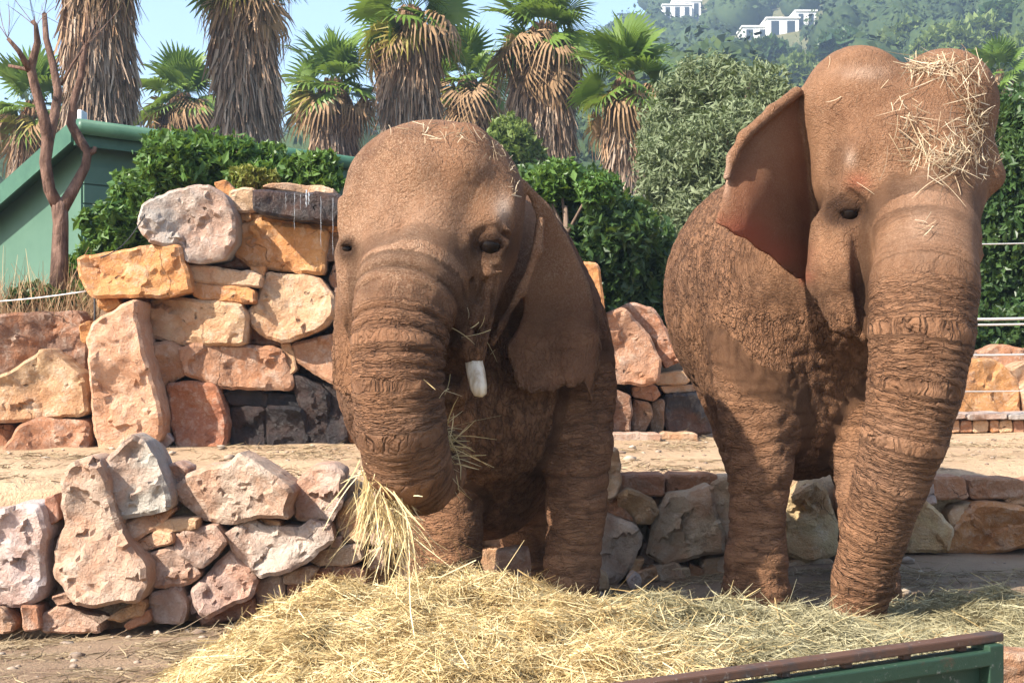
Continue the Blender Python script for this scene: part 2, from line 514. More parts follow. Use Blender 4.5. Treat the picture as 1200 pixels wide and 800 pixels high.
# ---------------------------------------------------------------- elephant with the tusk
f1 = Field((-1.0, 4.9, -0.3), (0.95, 7.75, 2.22), 0.0125)
T1 = [(490, 285, 5.42, 60), (484, 320, 5.33, 61), (474, 360, 5.25, 58), (467, 405, 5.2, 54), (466, 450, 5.18, 52.5), (470, 500, 5.2, 52), (477, 540, 5.28, 50), (492, 562, 5.4, 41), (512, 553, 5.5, 33), (524, 532, 5.54, 26), (524, 522, 5.54, 22)]
LR1 = [(668, 450, 6.1, 52), (676, 520, 6.02, 43), (675, 590, 5.97, 36), (670, 660, 5.95, 33), (669, 720, 5.93, 34), (669, 765, 5.92, 38)]
LL1 = [(505, 480, 6.1, 52), (518, 560, 6.02, 43), (528, 620, 5.97, 38), (531, 680, 5.95, 35), (532, 730, 5.93, 36), (532, 765, 5.92, 39)]
HR1 = [(640, 430, 7.0, 66), (622, 540, 7.1, 46), (618, 620, 7.15, 32), (616, 690, 7.12, 31), (616, 735, 7.12, 34)]
HL1 = [(500, 430, 7.0, 66), (505, 540, 7.1, 46), (508, 620, 7.15, 32), (508, 690, 7.12, 31), (508, 735, 7.12, 34)]
f1.ell(558, 380, 6.7, 142, 150, 0.92, 0.1)                  # barrel
f1.ell(562, 330, 6.2, 118, 118, 0.45, 0.12)                 # withers and neck
f1.ell(664, 430, 6.18, 58, 122, 0.28, 0.1, roll=-4)         # shoulders
f1.ell(452, 425, 6.12, 60, 120, 0.30, 0.1)
f1.ell(565, 475, 6.0, 100, 100, 0.30, 0.1)                  # chest
f1.ell(565, 520, 6.5, 92, 112, 0.55, 0.12)                    # belly
for L in (LR1, LL1): f1.chain(L, 0.06)
for L in (HR1, HL1): f1.chain(L, 0.08)
f1.ell(507, 262, 5.66, 104, 112, 0.37, 0.06)                # skull
f1.ell(508, 226, 5.68, 104, 84, 0.36, 0.05)
f1.ell(500, 285, 5.5, 84, 95, 0.26, 0.06)                   # face plane
f1.chain(T1, 0.05)
f1.chain([(560, 300, 5.5, 44), (546, 362, 5.44, 34), (548, 400, 5.42, 23), (553, 418, 5.42, 15)], 0.05)   # cheek down to the tusk socket
f1.chain([(428, 300, 5.5, 36), (424, 362, 5.46, 26), (430, 410, 5.45, 18)], 0.05)
f1.chain([(525, 420, 5.55, 36), (528, 458, 5.5, 24)], 0.05)   # lower jaw
f1.chain([(588, 218, 5.50, 16), (593, 246, 5.43, 20)], 0.05)   # temple bosses
f1.chain([(410, 236, 5.52, 15), (409, 264, 5.5, 14)], 0.035)
f1.ell(396, 212, 5.5, 9, 14, 0.12, 0.04, sub=True)
f1.chain([(553, 264, 5.36, 8), (573, 257, 5.36, 10), (594, 266, 5.41, 8)], 0.06)   # brow over the eye
f1.ell(535, 250, 5.56, 72, 92, 0.27, 0.08)
f1.ell(557, 232, 5.22, 18, 42, 0.075, 0.08, sub=True, roll=12)
f1.chain([(470, 168, 5.42, 16), (490, 200, 5.33, 18)], 0.10)
f1.chain([(548, 165, 5.46, 14), (540, 196, 5.36, 16)], 0.10)
f1.ell(618, 262, 5.42, 9, 40, 0.05, 0.05, sub=True)    # hollow between brow and forehead
f1.ell(446, 240, 5.22, 20, 36, 0.03, 0.11, sub=True, roll=-8)
f1.ell(607, 318, 5.44, 15, 50, 0.05, 0.05, sub=True, roll=14)   # hollow behind the eye
E1R = [(616, 212), (645, 240), (668, 282), (690, 330), (702, 370), (706, 410), (701, 445), (693, 476), (684, 449), (672, 457), (660, 453), (648, 462), (634, 459), (622, 463), (606, 456), (598, 430), (591, 400), (598, 365), (612, 325), (624, 285), (628, 255)]
E1Ry = lambda x, y: 5.57 + 0.0017 * (x - 600) + 0.062 * np.sin((x - 600) / 100 * 4.2 + (y - 330) / 120) * np.clip((y - 250) / 150, 0, 1) + 0.00012 * (y - 300) + np.where(np.asarray(x) > 672, 0.0028, 0.0) * (np.asarray(x) - 672)
f1.ear(E1R, E1Ry, 0.017, 0.045)
E1L = [(402, 300), (424, 300), (424, 440), (418, 462), (404, 465), (388, 456), (387, 410), (391, 350)]
E1Ly = lambda x, y: 5.62 + 0.0035 * (415 - x)
f1.ear(E1L, E1Ly, 0.017, 0.04)
f1.chain([(634, 258, 5.50, 5), (630, 295, 5.47, 6), (612, 340, 5.46, 6), (592, 376, 5.46, 6), (578, 400, 5.48, 5)], 0.02)  # rolled front edge of the ear
f1.ell(605, 372, 5.55, 11, 34, 0.10, 0.03, sub=True, roll=24)
f1.ell(527, 440, 5.36, 18, 12, 0.10, 0.04, sub=True)              # mouth
f1.chain([(553, 305, 5.36, 2.6), (550, 345, 5.33, 2.8), (546, 392, 5.33, 2.4)], 0.03, sub=True)
f1.chain([(566, 318, 5.37, 2.2), (561, 352, 5.36, 2.4), (558, 390, 5.37, 2.2)], 0.03, sub=True)
f1.chain([(580, 318, 5.40, 2.2), (575, 350, 5.40, 2.4), (568, 384, 5.40, 2.2)], 0.03, sub=True)
yE = surf_Y(f1, 575, 284)
f1.ell(575, 285, yE - 0.004, 23, 18, 0.05, 0.03, sub=True)
f1.chain([(553, 292, yE + 0.014, 4), (559, 282, yE + 0.010, 6), (576, 277, yE + 0.004, 7.5), (594, 285, yE + 0.018, 5.5)], 0.02)
f1.chain([(556, 303, yE + .004, 3), (570, 310, yE + .002, 3.5), (588, 308, yE + .01, 3)], 0.02)
f1.chain([(560, 316, yE + .002, 2.5), (572, 321, yE + .002, 3), (588, 318, yE + .012, 2.5)], 0.02)
_y = 0.006
f1.chain([(550, 282, yE + _y, 3), (560, 264, yE, 3.5), (580, 260, yE, 3.5), (599, 272, yE + 0.014, 3)], 0.02)
f1.chain([(554, 292, yE + 0.014, 3.5), (566, 300, yE + 0.010, 4.5), (584, 299, yE + 0.014, 4.5), (594, 289, yE + 0.02, 3.5)], 0.015)
yEL = surf_Y(f1, 407, 291) or 5.55
f1.chain([(407, 291, yEL - 0.01, 9)], 0.02, sub=True)
f1.chain([(400, 287, yEL + 0.012, 3.5), (406, 281, yEL, 4.5), (414, 286, yEL - 0.006, 4)], 0.014)
f1.chain([(401, 297, yEL + 0.012, 3.5), (408, 301, yEL, 4), (414, 296, yEL - 0.004, 3.5)], 0.014)
f1.chain([(524, 520, 5.50, 12)], 0.02, sub=True)                  # trunk tip opening
f1.cut_ground()
def head1(v, px, py): return sstep(6.15, 5.95, v[:, 1]) * sstep(1.25, 1.5, v[:, 2])
me1, v1, qx1, qy1 = build_body('elephant_body', f1, T1, [LR1, LL1, HR1, HL1], 0.18,
    lambda s: 0.0145 * sstep(0.08, 0.22, s) * (1 - 0.55 * sstep(0.4, 0.8, s)), lambda s: 0.066 - 0.028 * sstep(0.4, 0.75, s), [(E1R, E1Ry), (E1L, E1Ly)], extra=head1)
def spot(qx, qy, cx, cy, rx, ry): return np.exp(-(((qx - cx) / rx) ** 2 + ((qy - cy) / ry) ** 2))
fr1 = (v1[:, 1] < 5.95)
attr(me1, 'pale', np.clip((spot(qx1, qy1, 590, 243, 10, 15) * 0.8 + spot(qx1, qy1, 475, 265, 70, 60) * 0.16) * fr1, 0, 1))
attr(me1, 'pink', 0.0 * qx1)
attr(me1, 'drk', np.clip((np.clip(spot(qx1, qy1, 575, 287, 27, 19) * 1.35, 0, .9) + np.clip(spot(qx1, qy1, 407, 292, 13, 14) * 1.2, 0, .85) + spot(qx1, qy1, 660, 410, 22, 20) * .28 + spot(qx1, qy1, 600, 385, 9, 30) * .5 + spot(qx1, qy1, 530, 445, 16, 10) * .6) * fr1, 0, 1))  # eye pigment and ear stain, plus mouth and ear fold shade put into colour
SK1 = skin_mat('skin_brown', (0.120, 0.054, 0.028), (0.235, 0.112, 0.055), (0.32, 0.165, 0.085), (0.50, 0.34, 0.22), 0.6, seed=1.0)
e1 = empty('elephant', (0.15, 6.3, -0.06), 'brown tusked elephant curling its trunk around a bunch of hay', 'elephant', 'elephants at the hay')
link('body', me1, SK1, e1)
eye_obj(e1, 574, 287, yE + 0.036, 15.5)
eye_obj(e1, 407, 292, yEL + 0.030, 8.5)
tk = NT('tusk_ivory'); TUSK = tk.fin(tk.ramp(tk.noise(tk.pos((6, 6, 1.5)), 8, 3), [(0.35, (0.40, 0.29, 0.18)), (0.6, (0.64, 0.54, 0.41))]), 0.35, None, 0.5)
link('tusk', tube_mesh('tusk', [P(551, 398, 5.44), P(554, 418, 5.42), P(558, 438, 5.39), P(561, 454, 5.36), P(563, 462, 5.35), P(563, 465, 5.35)], np.array([9.5, 10.5, 11, 10, 7.5, 3]) / F * 5.4, 16), TUSK, e1)

# ---------------------------------------------------------------- elephant with straw on its head
f2 = Field((0.72, 5.3, -0.15), (2.25, 8.25, 2.62), 0.0125)
T2 = [(1084, 225, 5.86, 50), (1086, 275, 5.69, 57), (1083, 335, 5.57, 62), (1080, 390, 5.52, 60), (1073, 450, 5.5, 54), (1060, 510, 5.52, 49), (1045, 560, 5.56, 43), (1026, 620, 5.62, 38), (1011, 680, 5.68, 35), (1004, 722, 5.72, 31), (1003, 742, 5.74, 29), (1003, 752, 5.74, 27)]
L2L = [(893, 420, 6.55, 54), (891, 490, 6.48, 48), (890, 550, 6.43, 39), (888, 605, 6.41, 33), (886, 655, 6.4, 36.5), (886, 700, 6.4, 41), (886, 716, 6.4, 41)]
L2R = [(1012, 440, 6.62, 46), (1014, 540, 6.5, 39), (1018, 620, 6.36, 34), (1019, 690, 6.3, 36), (1019, 735, 6.3, 38)]
H2L = [(862, 400, 7.55, 66), (880, 500, 7.6, 45), (888, 580, 7.6, 28), (888, 640, 7.6, 26), (888, 690, 7.6, 29)]
H2R = [(985, 400, 7.5, 66), (1000, 500, 7.55, 45), (1010, 580, 7.55, 28), (1010, 640, 7.55, 27), (1010, 690, 7.55, 30)]
f2.ell(908, 345, 7.1, 117, 148, 0.98, 0.1, yaw=12)
f2.ell(925, 445, 6.9, 97, 118, 0.55, 0.12)
f2.ell(895, 385, 6.55, 62, 150, 0.32, 0.1)                   # near shoulder
f2.ell(1012, 410, 6.66, 52, 130, 0.28, 0.1)
f2.ell(965, 440, 6.78, 66, 112, 0.26, 0.1)                   # chest
f2.ell(978, 262, 6.55, 84, 110, 0.40, 0.12)                   # neck
for L in (L2L, L2R): f2.chain(L, 0.06)
for L in (H2L, H2R): f2.chain(L, 0.08)
f2.ell(1004, 128, 6.12, 66, 73, 0.30, 0.05)                  # twin domes
f2.ell(1104, 126, 6.08, 62, 68, 0.30, 0.05)
f2.ell(1056, 195, 6.05, 104, 108, 0.36, 0.08)
f2.ell(1072, 225, 5.9, 74, 90, 0.30, 0.08)
f2.chain(T2, 0.11)
f2.chain([(990, 268, 5.92, 42), (986, 325, 5.86, 40), (1000, 366, 5.82, 31), (1018, 384, 5.8, 21)], 0.035)   # cheek
f2.chain([(1120, 280, 5.95, 30), (1118, 340, 5.92, 26)], 0.05)
f2.chain([(1012, 380, 5.9, 26), (1030, 392, 5.82, 18)], 0.04)
f2.chain([(1008, 152, 5.86, 14), (1001, 178, 5.80, 14), (996, 194, 5.80, 10)], 0.07)      # temple bosses
f2.chain([(1150, 186, 5.92, 20), (1157, 206, 5.9, 21)], 0.05)
f2.chain([(974, 222, 5.90, 8), (994, 216, 5.83, 10), (1014, 226, 5.79, 9)], 0.07)
f2.ell(966, 182, 5.79, 19, 60, 0.135, 0.08, sub=True)          # temple hollow
f2.ell(1060, 150, 5.66, 30, 60, 0.05, 0.08, sub=True)
f2.ell(1012, 322, 5.72, 11, 60, 0.07, 0.05, sub=True, roll=-4)
E2L = [(946, 104), (928, 108), (905, 128), (868, 160), (857, 182), (851, 208), (846, 232), (841, 250), (837, 262), (850, 267), (862, 277), (874, 280), (886, 292), (902, 300), (914, 312), (934, 328), (950, 326), (956, 260), (950, 190)]
E2Ly = lambda x, y: 6.13 - 0.0034 * (945 - x) + 0.034 * np.sin((y - 120) / 30.0 + (x - 850) / 40.0) * np.clip((945 - np.asarray(x)) / 70, 0, 1) + 0.00003 * (np.asarray(x) - 900) ** 2
f2.ear(E2L, E2Ly, 0.016, 0.04)
f2.chain([(934, 108, 6.07, 7), (905, 130, 5.98, 7), (872, 160, 5.885, 7), (858, 184, 5.845, 6), (852, 208, 5.845, 4.5)], 0.02)   # rolled upper rim
f2.ear([(1140, 270), (1152, 285), (1154, 300), (1148, 312), (1136, 310)], lambda x, y: 6.1 + 0.002 * (x - 1140), 0.014, 0.03)
f2.ell(952, 250, 6.0, 7, 70, 0.10, 0.03, sub=True, roll=-3)         # crease where the ear joins
yF = surf_Y(f2, 996, 243)
f2.ell(988, 243, yF - 0.004, 24, 19, 0.05, 0.05, sub=True)
yF2 = surf_Y(f2, 996, 245)
f2.ell(994, 246, yF2 - 0.002, 20, 15, 0.045, 0.02, sub=True)
f2.chain([(976, 249, yF2 + 0.014, 4), (983, 243, yF2 + 0.008, 6.5), (999, 240, yF2 + 0.0, 7.5), (1013, 248, yF2, 5)], 0.02)
f2.chain([(972, 262, yF2 + .012, 3), (986, 274, yF2 + .006, 3.5), (1004, 276, yF2 + .004, 3)], 0.02)
f2.chain([(974, 280, yF2 + .016, 2.5), (988, 288, yF2 + .01, 3), (1004, 290, yF2 + .01, 2.5)], 0.02)
f2.chain([(976, 251, yF2 + 0.014, 4), (986, 262, yF2 + 0.008, 5), (1001, 263, yF2 + 0.004, 5), (1013, 252, yF2, 4)], 0.02)
f2.chain([(970, 238, yF2 + .02, 3), (986, 228, yF2 + .0, 3.5), (1004, 227, yF2 - .006, 3.5)], 0.02)
f2.cut_ground()
def head2(v, px, py): return sstep(6.4, 6.2, v[:, 1]) * sstep(1.35, 1.6, v[:, 2])
me2, v2, qx2, qy2 = build_body('elephant_body', f2, T2, [L2L, L2R, H2L, H2R], 0.2,
    lambda s: 0.0060 * sstep(0.25, 0.8, s), lambda s: 0.05 - 0.018 * sstep(0.4, 0.9, s), [(E2L, E2Ly)], extra=head2)
fr2 = (v2[:, 1] < 6.2)
attr(me2, 'pale', np.clip((spot(qx2, qy2, 997, 184, 7, 11) * 0.6 + spot(qx2, qy2, 1080, 260, 30, 60) * 0.15 + spot(qx2, qy2, 851, 205, 5, 25) * .7 + spot(qx2, qy2, 1010, 85, 30, 8) * 0.4) * fr2, 0, 1))
attr(me2, 'pink', np.clip((spot(qx2, qy2, 868, 274, 36, 20) * 1.0 + spot(qx2, qy2, 908, 300, 32, 18) * 0.85 + spot(qx2, qy2, 880, 230, 30, 40) * .25 + spot(qx2, qy2, 1005, 212, 14, 10) * .5 + spot(qx2, qy2, 940, 325, 12, 8) * .6) * fr2, 0, 1))  # red of light shining through the ear put into colour; temple pink is skin
attr(me2, 'drk', np.clip((np.clip(spot(qx2, qy2, 988, 247, 32, 21) * 1.3, 0, .88) + spot(qx2, qy2, 975, 205, 10, 26) * .35 + spot(qx2, qy2, 1014, 330, 9, 50) * .5 + spot(qx2, qy2, 945, 300, 8, 40) * .4) * fr2, 0, 1))  # eye pigment, plus painted shade in temple hollow, cheek crease and ear joint
SK2 = skin_mat('skin_red_brown', (0.140, 0.063, 0.031), (0.255, 0.124, 0.062), (0.33, 0.175, 0.095), (0.46, 0.31, 0.20), 0.32, seed=4.0)
e2 = empty('elephant', (1.3, 6.9, -0.02), 'tuskless reddish brown elephant with straw on its twin domed head, trunk hanging down', 'elephant', 'elephants at the hay')
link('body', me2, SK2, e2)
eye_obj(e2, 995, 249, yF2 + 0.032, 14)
# ================================================================ setting: ground, terraces, walls
def dirt_mat(name, a, b, c, scale=1.0):
    t = NT(name); p = t.n('NewGeometry').outputs['Position']
    n1 = t.noise(p, 0.9 * scale, 6, 0.62); n2 = t.noise(p, 7 * scale, 6, 0.7); n3 = t.noise(p, 60 * scale, 3, 0.7)
    col = t.mix(t.ramp(n1, [(0.35, 0), (0.62, 1)]), a, b)
    col = t.mix(t.math('MULTIPLY', t.ramp(n2, [(0.48, 0), (0.68, 1)]), 0.75), col, c)
    col = t.mix(t.math('MULTIPLY', t.ramp(n3, [(0.55, 0), (0.75, 1)]), 0.4), col, tuple(k * 0.55 for k in a))
    h = t.math('ADD', t.math('MULTIPLY', n2, 0.7), t.math('MULTIPLY', n3, 0.35))
    return t.fin(col, 0.95, t.bump(h, 0.9, 0.05), 0.1)
DIRT = dirt_mat('dirt_trodden', (0.20, 0.13, 0.085), (0.34, 0.235, 0.15), (0.27, 0.20, 0.125))
DIRT_T = dirt_mat('dirt_terrace', (0.38, 0.255, 0.155), (0.50, 0.35, 0.22), (0.30, 0.21, 0.13))
EARTH = dirt_mat('earth_bank', (0.12, 0.075, 0.05), (0.19, 0.12, 0.075), (0.15, 0.10, 0.06))
GREENG = dirt_mat('ground_scrub', (0.09, 0.10, 0.045), (0.16, 0.14, 0.07), (0.08, 0.09, 0.035), 0.15)

def sheet(name, xs, fy, fz, mat, kind='structure', skirt=None, rough=0.0):
    """grid: xs columns, rows v in [0..1] -> Y via fy(x, v); optional skirt drops at the front edge"""
    xs = np.asarray(xs); vs = fy[1]; cols = len(xs); rows = []
    X = np.repeat(xs[None, :], len(vs), 0)
    Y = np.stack([fy[0](xs, v) for v in vs], 0)
    Z = fz(X, Y)
    if rough: Z = Z + rough * fbm(np.stack([X * 1.7, Y * 1.7, 0 * X + 3.3], -1), 4)
    V = np.stack([X, Y, Z], -1)
    if skirt is not None:
        sk = V[0].copy(); sk[:, 2] = skirt
        mid = [V[0] * (1 - a) + sk * a for a in (0.97, 0.6, 0.25)]
        V = np.concatenate([sk[None], np.array(mid[:1]), np.array(mid[1:2]), np.array(mid[2:]), V], 0)
    nr = V.shape[0]; i = np.arange(nr - 1)[:, None] * cols + np.arange(cols - 1)[None, :]
    q = np.stack([i, i + 1, i + cols + 1, i + cols], -1).reshape(-1, 4)
    return link(name, npmesh(name, V.reshape(-1, 3), q), mat, kind=kind)

xs = np.unique(np.concatenate([np.linspace(-60, -5, 12), np.linspace(-5, 5, 170), np.linspace(5, 60, 12)]))
sheet('ground', xs, (lambda x, v: -6 + (wallY_X(x) + 0.5 + 6) * v, np.unique(np.concatenate([np.linspace(0, 0.6, 10), np.linspace(0.6, 1, 110)]))),
      lambda X, Y: ground_z(X, Y), DIRT, rough=0.016)
def up_front(X):
    px = 600 + X / upw_X(X) * F
    return np.interp(px, [-400, 0, 95, 112, 165, 220, 400, 640, 700, 722, 790, 860, 1100, 1600], [1.28, 1.28, 1.32, 1.62, 1.85, 2.22, 2.22, 2.1, 1.5, 1.2, 1.2, 0.85, 0.85, 0.85])
def upw_X(X):
    pxs = np.linspace(-500, 1700, 80); Ys = upwallY(pxs)
    return np.interp(X, (pxs - 600) / F * Ys, Ys)
xs2 = np.unique(np.concatenate([np.linspace(-40, -6, 8), np.linspace(-6, 7, 180), np.linspace(7, 40, 8)]))
sheet('terrace_ground', xs2, (lambda x, v: wallY_X(x) + 0.20 + (upw_X(x) + 0.3 - wallY_X(x) - 0.20) * v, np.linspace(0, 1, 46)),
      lambda X, Y: terrace_z(X, Y) - 0.05 * sstep(0.25, 0.0, Y - wallY_X(X) - 0.2), DIRT_T, skirt=-0.6, rough=0.02)
def upz(X, Y):
    d = Y - upw_X(X) - 0.3
    f = up_front(X); return f + (1.45 - f) * sstep(0.8, 4.0, d)
sheet('upper_ground', xs2, (lambda x, v: upw_X(x) + 0.3 + (58 - upw_X(x)) * v ** 2.2, np.linspace(0, 1, 40)), upz, EARTH, skirt=0.2, rough=0.03)

# ---------------------------------------------------------------- rock
def rock_mat():
    t = NT('rock_limestone'); oi = t.n('ObjectInfo')
    p = t.n('VectorMath', operation='ADD', i_0=t.n('TexCoord').outputs['Object'], i_1=t.n('CombineXYZ', i_0=t.math('MULTIPLY', oi.outputs['Random'], 37.0), i_1=t.math('MULTIPLY', oi.outputs['Random'], 11.0)).outputs[0]).outputs[0]
    pw = t.n('VectorMath', operation='ADD', i_0=p, i_1=t.n('VectorMath', operation='SCALE', i_0=t.n('TexNoise', i_Vector=p, i_Scale=7.0, i_Detail=4.0).outputs['Color'], i_Scale=0.18).outputs[0]).outputs[0]
    n1 = t.noise(p, 2.6, 7, 0.62, 0.6); n2 = t.noise(pw, 9, 7, 0.7); n3 = t.noise(p, 60, 4, 0.75); n4 = t.noise(p, 26, 5, 0.7)
    base = oi.outputs['Color']
    col = t.mix(t.ramp(n1, [(0.42, 0), (0.58, 0.75)]), base, t.mix(0.6, base, (0.40, 0.155, 0.06)))      # rust stains
    col = t.mix(t.ramp(n2, [(0.50, 0), (0.66, 0.65)]), col, t.mix(0.5, base, (0.66, 0.56, 0.46)))        # pale crust
    col = t.mix(t.ramp(n2, [(0.30, 0.6), (0.42, 0)]), col, t.mix(0.65, base, (0.10, 0.06, 0.045)))       # dark weathering
    pit = t.vor(pw, 9, 'F1'); pm = t.math('MULTIPLY', t.ramp(pit, [(0.09, 1), (0.17, 0)]), t.ramp(t.noise(p, 4.0, 2), [(0.56, 0), (0.62, 1)]))
    col = t.mix(t.math('MULTIPLY', pm, .8), col, (0.07, 0.045, 0.03))
    col = t.mix(t.ramp(n3, [(0.52, 0), (0.74, 0.45)]), col, t.mix(0.7, base, (0.10, 0.06, 0.04)))
    col = t.mix(t.ramp(n4, [(0.55, 0), (0.75, 0.4)]), col, (0.60, 0.50, 0.40))
    crack = t.vor(pw, 1.9)
    cm = t.math('MULTIPLY', t.ramp(crack, [(0.0, 1), (0.006, 0)]), t.ramp(t.noise(p, 2.3, 2), [(0.58, 0), (0.64, 1)]))
    col = t.mix(t.math('MULTIPLY', cm, 0.4), col, (0.09, 0.055, 0.04))
    wet = t.at('wet')
    col = t.mix(t.math('MULTIPLY', wet, t.ramp(n1, [(.40, .97), (.66, .82)])), col, (0.018, 0.016, 0.018))
    h = t.math('ADD', t.math('MULTIPLY', n2, 1.1), t.math('MULTIPLY', n3, 0.35)); h = t.math('ADD', h, t.math('MULTIPLY', n4, .6))
    h = t.math('SUBTRACT', h, t.math('MULTIPLY', pm, 1.0)); h = t.math('SUBTRACT', h, t.math('MULTIPLY', cm, .5))
    return t.fin(col, t.ramp(wet, [(0, 0.92), (1, 0.3)]), t.bump(h, 1.0, 0.034), 0.25)
ROCK = rock_mat()
TONE = dict(o=(0.52, 0.245, 0.095), l=(0.54, 0.345, 0.20), p=(0.38, 0.205, 0.125), g=(0.36, 0.32, 0.28), w=(0.49, 0.425, 0.365), b=(0.22, 0.135, 0.085), d=(0.03, 0.026, 0.027), r=(0.34, 0.15, 0.085), k=(0.085, 0.075, 0.07), t=(0.43, 0.315, 0.245), c=(0.55, 0.41, 0.29))

from mathutils.geometry import delaunay_2d_cdt
def stone_mesh(poly, Y, D, seed, flat=0.5):
    """poly in photo px (traced outline), front face at depth Y, thickness D (m); rough hewn block with its own facets"""
    rg = np.random.default_rng(seed)
    pl = np.array(poly, float)
    pl = np.stack([pl * 0.90 + np.roll(pl, -1, 0) * 0.10, pl * 0.10 + np.roll(pl, -1, 0) * 0.90], 1).reshape(-1, 2)
    seg = np.linalg.norm(np.roll(pl, -1, 0) - pl, axis=1); L = seg.sum()
    N = int(np.clip(L / 3.6, 18, 110)); step = L / N
    cum = np.concatenate([[0], np.cumsum(seg)]); s_ = np.linspace(0, L, N, endpoint=False)
    ext = np.vstack([pl, pl[:1]])
    o2 = np.stack([np.interp(s_, cum, ext[:, 0]), np.interp(s_, cum, ext[:, 1])], 1)
    area = 0.5 * np.sum(o2[:, 0] * np.roll(o2[:, 1], -1) - o2[:, 1] * np.roll(o2[:, 0], -1))
    if area < 0: o2 = o2[::-1]
    # ragged outline
    tg_ = np.roll(o2, -1, 0) - np.roll(o2, 1, 0); tg_ /= np.linalg.norm(tg_, axis=1)[:, None] + 1e-9
    nrm = np.stack([tg_[:, 1], -tg_[:, 0]], 1)
    q3 = np.stack([o2[:, 0] / 14, o2[:, 1] / 14, 0 * o2[:, 0] + seed], 1)
    o2 = o2 + nrm * (1.6 * fbm(q3, 3))[:, None] * min(1, L / 150)
    wpx = o2.max(0) - o2.min(0); m2f = Y / F
    sz = float(wpx.min() * m2f); big = float(wpx.max() * m2f); c2 = o2.mean(0)
    e = min(0.026, 0.10 * sz); epx = e / m2f
    inner = o2 - nrm * epx * 0.9
    inside = lambda p, m: p[poly_sdf(p[:, 0], p[:, 1], o2) < -m]
    gs = max(3.4, step)
    gx_, gy_ = np.meshgrid(np.arange(o2[:, 0].min(), o2[:, 0].max(), gs), np.arange(o2[:, 1].min(), o2[:, 1].max(), gs))
    g = np.stack([gx_.ravel(), gy_.ravel()], 1) + rg.uniform(-.35, .35, (gx_.size, 2)) * gs
    g = inside(g, epx * 0.9 + gs * 0.55) if len(g) else g
    pts2 = np.vstack([inner, g]) if len(g) else inner
    vo, _, fo, ov_, _, _ = delaunay_2d_cdt([Vector(p) for p in pts2], [], [list(range(N))], 1, 1e-4)
    vo = np.array([v[:] for v in vo]); nV = len(vo)
    # order of the inner ring inside the result
    idx_of = {}
    for k, orig in enumerate(ov_):
        for t_ in orig: idx_of[t_] = k
    ring = [idx_of.get(k, int(np.argmin(((vo - inner[k]) ** 2).sum(1)))) for k in range(N)]
    front = np.stack([(vo[:, 0] - 600) * m2f, np.full(nV, Y), HC - (vo[:, 1] - 400) * m2f], 1)
    def ringv(scale, d):
        r = c2 + (o2 - c2) * scale
        return np.stack([(r[:, 0] - 600) * m2f, np.full(N, Y + d), HC - (r[:, 1] - 400) * m2f], 1)
    rings = [ringv(1.0, e * 0.9), ringv(1.005, e * 2.5), ringv(1.0, 0.55 * D), ringv(1 - 0.25 * min(1, D / big), D)]
    V = np.vstack([front] + rings)
    w_ = np.concatenate([np.ones(nV), np.full(N, .9), np.full(N, .55), np.full(N, .15), np.zeros(N)])
    cx, cz = (c2[0] - 600) * m2f, HC - (c2[1] - 400) * m2f
    fac = np.full(len(V), -1e9)
    for k in range(7):
        a = rg.normal(0, 0.24 * flat, 2); q = rg.uniform(-0.4, 0.4, 2) * wpx * m2f
        fac = np.maximum(fac, a[0] * (V[:, 0] - cx - q[0]) + a[1] * (V[:, 2] - cz - q[1]) - 0.015 * k * sz)
    fac = np.clip(fac - np.median(fac[:nV]), -.09, .09)
    V[:, 1] -= fac * w_ * 0.9
    # fracture faces: broken patches, each with its own tilt and ledge
    nf_ = int(3 + wpx[0] * wpx[1] / 900); pv = np.vstack([vo, o2, o2, o2, o2]); sd_ = o2.min(0) + rg.random((nf_, 2)) * wpx
    wob = np.stack([fbm(np.stack([pv[:, 0] / 16, pv[:, 1] / 16, 0 * pv[:, 0] + seed + k], 1), 3) for k in (0, 40)], 1) * 7
    ci_ = np.argmin(((pv[:, None] + wob[:, None] - sd_[None]) ** 2).sum(-1), 1)
    tl = rg.normal(0, .13 * flat, (nf_, 2)); of_ = rg.normal(0, .008, nf_)
    fr_ = of_[ci_] + ((pv - sd_[ci_]) * m2f * tl[ci_]).sum(1)
    V[:, 1] += np.clip(fr_, -.04, .04) * w_ * min(1, sz / .22)
    nz = np.stack([fbm(V * 2.6 + seed * 3.1, 4), fbm(V * 2.2 + 50 + seed, 4), fbm(V * 2.6 + 90 + seed, 4)], -1)
    V = V + nz * min(0.026, 0.09 * sz) * np.array([0.35, 1.0, 0.35])
    V[:, 1] += (0.011 * fbm(V * 13 + seed, 3) + 0.024 * (np.abs(pn(V * 6.5 + 7 * seed)) - .3)) * w_ * min(1, sz / .3)
    fs = [tuple(f) for f in fo]
    chain_ = [ring] + [list(range(nV + k * N, nV + (k + 1) * N)) for k in range(4)]
    for k in range(4):
        A_, B_ = chain_[k], chain_[k + 1]
        for j in range(N):
            j2 = (j + 1) % N
            if A_[j] == A_[j2]: fs.append((A_[j], B_[j], B_[j2]))
            else: fs.append((A_[j], B_[j], B_[j2], A_[j2]))
    fs.append(tuple(chain_[4]))
    me = bpy.data.meshes.new('stone'); me.from_pydata(V.tolist(), [], fs)
    bm = bmesh.new(); bm.from_mesh(me); bmesh.ops.recalc_face_normals(bm, faces=bm.faces[:]); bm.to_mesh(me); bm.free()
    me.polygons.foreach_set('use_smooth', [True] * len(me.polygons))
    me.set_sharp_from_angle(angle=R(32))
    return me
_st = [0]
